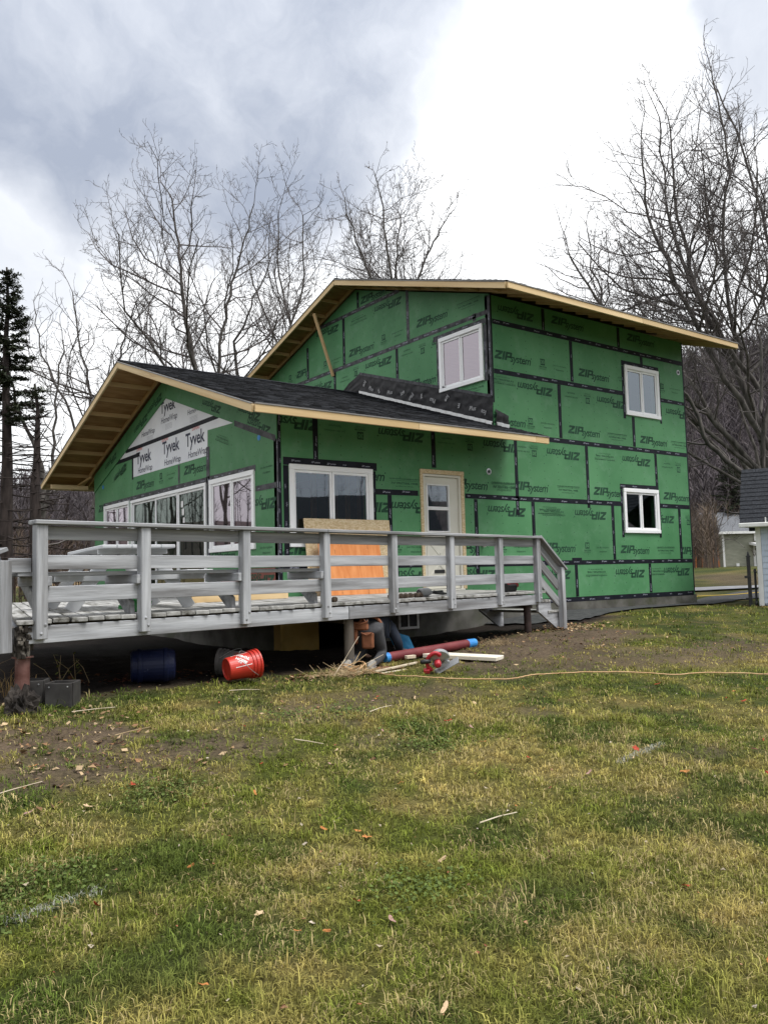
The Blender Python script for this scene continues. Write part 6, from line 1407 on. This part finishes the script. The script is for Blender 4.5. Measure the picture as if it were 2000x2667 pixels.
# conifer at the left edge
def conifer(Zd, px, H, label, green0=.45, seed=5, wid=2.3):
    b = stand(Zd, px); rr = random.Random(seed); t = thing('conifer', label, 'tree', b)
    big = {}; 
    P = [(b.x+rr.gauss(0, .03), b.y+rr.gauss(0, .03), b.z+H*i/9) for i in range(10)]; big[(10, 8)] = [(P, [.24*(1-i/9.6)+.012 for i in range(10)])]
    br = {}; tri = []; 
    z = H*.14
    while z < H-.15:
        f = z/H; L = wid*(1-f)**.75*rr.uniform(.6, 1.1)+.12
        for _ in range(5 if f > .55 else 3):
            az = rr.uniform(0, 6.28); dr = (.22 if f > .75 else -.10 if f > .4 else -.22)+rr.uniform(-.12, .12); pts = []
            for i in range(5): u = i/4; pts.append((b.x+math.cos(az)*L*u, b.y+math.sin(az)*L*u, b.z+z+L*(dr*u+.12*u*u)))
            br.setdefault((5, 3), []).append((pts, [.030*(1-.8*i/4)*(L/2)**.5+.006 for i in range(5)]))
            live = f > green0+rr.uniform(-.12, .12)
            n = int(L*(22 if live else 7))
            for k in range(n):
                u = .2+.8*rr.random(); i = min(int(u*4), 3); w = u*4-i; p = [pts[i][q]+(pts[i+1][q]-pts[i][q])*w for q in range(3)]
                sd_ = rr.choice((-1, 1)); a2 = az+sd_*rr.uniform(.5, 1.1); l2 = rr.uniform(.12, .42)*(1.1-u*.5); e = (p[0]+math.cos(a2)*l2, p[1]+math.sin(a2)*l2, p[2]+rr.uniform(-.16, .05)*l2)
                br.setdefault((2, 3), []).append(((tuple(p), e), [.010, .005]))
                if live:
                    for q in range(13):
                        v = rr.random(); c = [p[j]+(e[j]-p[j])*v for j in range(3)]; a3 = rr.uniform(0, 6.28); nl = rr.uniform(.05, .12); el = rr.uniform(-.5, .9)
                        d = (math.cos(a3)*math.cos(el)*nl, math.sin(a3)*math.cos(el)*nl, math.sin(el)*nl); o2 = (-math.sin(a3)*.022, math.cos(a3)*.022, .010)
                        tri.append((c, (c[0]+d[0]+o2[0], c[1]+d[1]+o2[1], c[2]+d[2]+o2[2]), (c[0]+d[0]-o2[0], c[1]+d[1]-o2[1], c[2]+d[2]-o2[2])))
        z += .17+.10*(1-f)
    for nm, gset, mt in (('trunk', big, 'bark_brown'), ('branches', br, 'bark_brown')):
        co, fs = tubes_np(gset); me = np_mesh(nm, co, fs, M[mt]); o = bpy.data.objects.new(nm, me); link(o, t); o.matrix_parent_inverse = world_mat(t).inverted()
    if tri:
        co = np.array(tri).reshape(-1, 3); me = np_mesh('needles', co, np.arange(len(co)).reshape(-1, 3), M['needle']); o = bpy.data.objects.new('needles', me); link(o, t); o.matrix_parent_inverse = world_mat(t).inverted(); o['kind'] = 'stuff'
conifer(24, -11.05, 10.5, 'tall dark conifer with dead lower branches at the left edge', .55, 5, 1.7)
conifer(22, -9.3, 6.5, 'dark half-dead conifer in front of the forked tree at left', .97, 8, 1.5)
conifer(74, 31.2, 10.0, 'dark evergreen standing behind the sage green house', .08, 9, 3.4)
conifer(78, 34.0, 9.0, 'second dark evergreen partly behind the shed roof', .08, 10, 3.2)

# ------------------------------------------------------------------ wooded hills and brush
def ridge(al):
    """elevation angle of the skyline by bearing, degrees right of the lawn's view axis"""
    return np.interp(al, [-180, -120, -60, -30, -18, -8, 0, 8, 16, 21, 27, 40, 70, 120, 180], [3, 3, 4, 4, 3.6, 3.8, 4.5, 6.5, 9.6, 11.0, 12.0, 11.4, 7, 4, 3])
def hill_z(x, y):
    f = x*HF.x+y*HF.y; r = x*HR.x+y*HR.y; d = np.hypot(f, r); al = np.degrees(np.arctan2(r, f))
    top = 165*np.tan(np.radians(ridge(al))); h = top*sstep(78, 168, d)*(1-.25*sstep(175, 330, d))
    return h+1.3+(fbm(x, y, 30, 61)-.5)*3*sstep(80, 130, d)
na, nr = 220, 40; aa = np.linspace(-math.pi, math.pi, na); rr_ = np.concatenate([np.linspace(76, 190, 28), np.linspace(200, 420, 12)])
AA, RR = np.meshgrid(aa, rr_); hx = HF.x*RR*np.cos(AA)+HR.x*RR*np.sin(AA); hy = HF.y*RR*np.cos(AA)+HR.y*RR*np.sin(AA); hz = hill_z(hx, hy); hz[0] -= 2.5
co = np.stack([hx, hy, hz], -1).reshape(-1, 3); i = (np.arange(len(rr_)-1)[:, None]*na+np.arange(na-1)[None]).ravel(); q = np.stack([i, i+1, i+na+1, i+na], 1)
M['hill'] = attr_mat('leaf_strewn_hillside', rough=1, noise_amt=.35, nscale=.35)
me = np_mesh('hills', co, q, M['hill']); cl = np.array([.105, .086, .082])*np.ones((len(co), 3)); low = (1-sstep(84, 112, RR)).reshape(-1, 1); tanp = sstep(.45, .62, fbm(hx, hy, 14, 66)).reshape(-1, 1)
cl = cl*(1-low*tanp)+np.array([.26, .185, .095])*low*tanp
a = me.color_attributes.new('tint', 'FLOAT_COLOR', 'POINT'); a.data.foreach_set('color', np.concatenate([cl, np.ones((len(cl), 1))], 1).astype(np.float32).ravel())
me.polygons.foreach_set('use_smooth', np.ones(len(q), bool)); tag(link(bpy.data.objects.new('hills', me)), 'bare wooded hills behind the house', 'hill', kind='structure')
def wood(n, d0, d1, a0, a1, hmin, hmax, pal, tw=26, wid=.055, zf=hill_z, fan=.16):
    """far bare trees: a tapered stem and a fan of thin limbs each"""
    al = np.radians(rng.uniform(a0, a1, n)); d = np.sqrt(rng.uniform(d0*d0, d1*d1, n)); f, r = d*np.cos(al), d*np.sin(al); x = HF.x*f+HR.x*r; y = HF.y*f+HR.y*r; z = zf(x, y)-.3; h = rng.uniform(hmin, hmax, n)
    pal = np.array(pal); col = pal[rng.integers(0, len(pal), n)]*rng.uniform(.7, 1.25, n)[:, None]; parts = []
    def tri(bx, by, bz, ex, ey, ez, w, c):
        px, py = HR.x*w, HR.y*w; m = len(bx)
        co = np.stack([np.stack([bx-px, by-py, bz], 1), np.stack([bx+px, by+py, bz], 1), np.stack([ex, ey, ez], 1)], 1).reshape(-1, 3); return co, np.arange(m*3).reshape(-1, 3), np.repeat(c, 3, 0)
    lx = rng.normal(0, .05, n)*h; parts.append(tri(x, y, z, x+lx, y, z+h, wid*2.2*h/9, col))
    for k in range(tw):
        t = rng.uniform(.25, .9, n); bx, by, bz = x+lx*t, y, z+h*t; L = h*rng.uniform(.12, .36, n)*(1.15-t*.6); az = rng.uniform(0, 6.28, n); el = rng.uniform(.35, 1.25, n)
        parts.append(tri(bx, by, bz, bx+np.cos(az)*np.cos(el)*L, by+np.sin(az)*np.cos(el)*L, bz+np.sin(el)*L, wid*rng.uniform(.5, 1.1)*h/9, col))
    return parts
PUR = [(.095, .082, .088), (.080, .070, .076), (.115, .100, .102), (.070, .062, .065)]
M['wood'] = attr_mat('far_wood', rough=1, spec=0, noise_amt=.1)
P_ = wood(2600, 80, 172, 15, 36, 7, 12, PUR)+wood(1500, 80, 172, -36, -14, 7, 12, PUR)+wood(900, 90, 172, -14, 15, 7, 12, PUR, 14)+wood(900, 85, 165, 36, 324, 8, 13, PUR, 12, .09)
tag(stuff_mesh('distant_woods', P_, M['wood']), 'grey leafless woods covering the far hills', 'woods', kind='stuff')
gzn = lambda x, y: gz(x, y)
BR = [(.12, .09, .072), (.16, .125, .095), (.085, .066, .056), (.12, .10, .092)]
P_ = wood(420, 44, 76, 19.6, 21.9, 1.6, 4.6, BR, 30, .04, gzn)+wood(300, 76, 84, 15, 34, 3, 7.0, BR, 26, .06, gzn)
tag(stuff_mesh('brush', P_, M['wood']), 'brown leafless brush between the house corner and the sage house', 'brush', kind='stuff')
P_ = wood(420, 26, 60, -34, -15.5, 1.2, 4.2, [(.10, .075, .06), (.07, .05, .045), (.13, .10, .075)], 26, .035, gzn)
tag(stuff_mesh('brush', P_, M['wood']), 'tangled brown undergrowth behind the left end of the deck', 'brush', kind='stuff')
P_ = wood(110, 52, 60, 20.3, 22.0, .6, 1.9, [(.42, .17, .07), (.34, .13, .06)], 20, .05, gzn)
tag(stuff_mesh('brush', P_, M['wood']), 'russet leaved shrubs beside the sage green house', 'brush', kind='stuff')
# dead branch lying on the far lawn
fb = MB(); b = gp(30.6, 17.3, .1)
for pts in ([b+HR*1.0, b+HR*1.35+Z*.12, b+HR*1.6+Z*.02, b+HR*1.9+Z*.08], [b+HR*1.7+Z*.05, b+HR*1.62+Z*.25, b+HR*1.55+Z*.33], [b+HR*.2+Z*.1, b+HR*.55+Z*.14, b+HR*.8+Z*.05]): fb.tube(pts, [.025, .022, .016, .01][:len(pts)], 5)
tag(fb.build('fallen_branch', M['bark_brown']), 'dark fallen branch on the far lawn beyond the road', 'branch')
o = MB().tube([gp(19.0+.5*k, 13.3-.13*k+.05*math.sin(k), .04) for k in range(16)], .012, 5).build('yellow_hose', pmat('yellow_hose', (.55, .38, .06), None, 4, .6)); tag(o, 'thin yellow hose along the strip of grass beyond the asphalt', 'hose')

# ------------------------------------------------------------------ fallen leaves, each one an object
def leaf_mesh(seed, col, kind):
    rr = random.Random(seed); n = 22; vs = [(0, 0, .004)]
    for i in range(n):
        t = 2*math.pi*i/n
        r = (.55+.38*abs(math.cos(2.5*t))**1.5)*(1.0 if kind else .75) if kind else .42+.5*abs(math.cos(t))**2.2
        x, y = math.cos(t)*r, math.sin(t)*r*(1 if kind else .62); vs.append((x, y, .22*x*x*rr.uniform(.3, 1.4)-.16*y*y+rr.uniform(-.05, .08)))
    fs = [(0, 1+i, 1+(i+1) % n) for i in range(n)]
    me = bpy.data.meshes.new('fallen_leaf'); me.from_pydata(vs, [], fs); me.materials.append(M['leaf']); me.update()
    a = me.color_attributes.new('tint', 'FLOAT_COLOR', 'POINT'); a.data.foreach_set('color', np.tile(np.array([*col, 1], np.float32), n+1)); return me
LK = [('russet red', (.34, .055, .030)), ('orange brown', (.42, .17, .055)), ('pale tan', (.50, .36, .22)), ('pinkish brown', (.33, .20, .17)), ('dark brown', (.11, .05, .03))]
LM = {k: [leaf_mesh(31*i+j, c, j % 2) for j in range(3)] for i, (k, c) in enumerate(LK)}
spots = [(2.32, 4.42, 1), (4.07, 4.85, 2), (1.13, 3.55, 0), (2.05, 2.75, 3), (2.5, 3.55, 1), (2.62, 4.9, 0), (3.0, 4.65, 3), (3.2, 4.9, 2), (4.3, 3.6, 3), (3.85, 3.55, 2), (4.75, 3.2, 1), (1.7, 2.9, 1), (2.9, 3.2, 3), (5.6, 3.4, 3), (5.9, 3.3, 0), (3.6, 5.6, 2), (2.9, 5.7, 0)]
while len(spots) < 90:
    d = math.sqrt(rng.uniform(2.6**2, 8.5**2)); t = rng.uniform(-.5, .5); spots.append((HF.x*d+HR.x*d*t, HF.y*d+HR.y*d*t, int(rng.choice(5, p=[.22, .28, .26, .12, .12]))))
for i, (x, y, k) in enumerate(spots):
    dn = (x-DO.x)*DN.x+(y-DO.y)*DN.y
    if dn < .05: continue
    nm, _ = LK[k]; o = bpy.data.objects.new('fallen_leaf', LM[nm][i % 3]); link(o); s_ = rng.uniform(.016, .038); o.scale = (s_, s_, s_); o.location = (x, y, gzf(x, y)+.022); o.rotation_euler = (rng.normal(0, .35), rng.normal(0, .35), rng.uniform(0, 6.28))
    dd = x*HF.x+y*HF.y; lat = (x*HR.x+y*HR.y)/dd
    zn = ('nearest grass' if dd < 3.5 else 'middle of the lawn' if dd < 5.2 else 'far lawn towards the deck')+(' at the left' if lat < -.16 else ' at the right' if lat > .16 else ' at the centre')
    tag(o, f'{nm} fallen leaf on the {zn}', 'leaf', f'{nm} leaves on the {zn}')
# low clover and weeds in the turf
n = 2600; cen = [(.75, 3.75), (1.0, 3.95), (.65, 4.2), (2.35, 2.9), (4.0, 5.1), (3.9, 4.7), (1.9, 4.8), (3.4, 5.9), (3.9, 5.8)]
ci = rng.integers(0, len(cen), n); x = np.array(cen)[ci, 0]+rng.normal(0, .14, n); y = np.array(cen)[ci, 1]+rng.normal(0, .12, n); z = ground_z(x, y)+rng.uniform(.01, .04, n); a_ = rng.uniform(0, 6.28, n); s_ = rng.uniform(.005, .012, n); tl = rng.uniform(-.6, .6, (n, 5))
co = np.stack([np.stack([x+np.cos(a_+k*1.257)*s_, y+np.sin(a_+k*1.257)*s_, z+tl[:, k]*s_], 1) for k in range(5)], 1).reshape(-1, 3); b = np.arange(n)*5
fs = np.concatenate([np.stack([b, b+1, b+2], 1), np.stack([b, b+2, b+3], 1), np.stack([b, b+3, b+4], 1)]); c = np.array([.11, .15, .040])*rng.uniform(.5, 1.4, n)[:, None]
tag(stuff_mesh('clover', [(co, fs, np.repeat(c, 5, 0))], M['grass']), 'low clover and weeds among the grass', 'clover', kind='stuff')
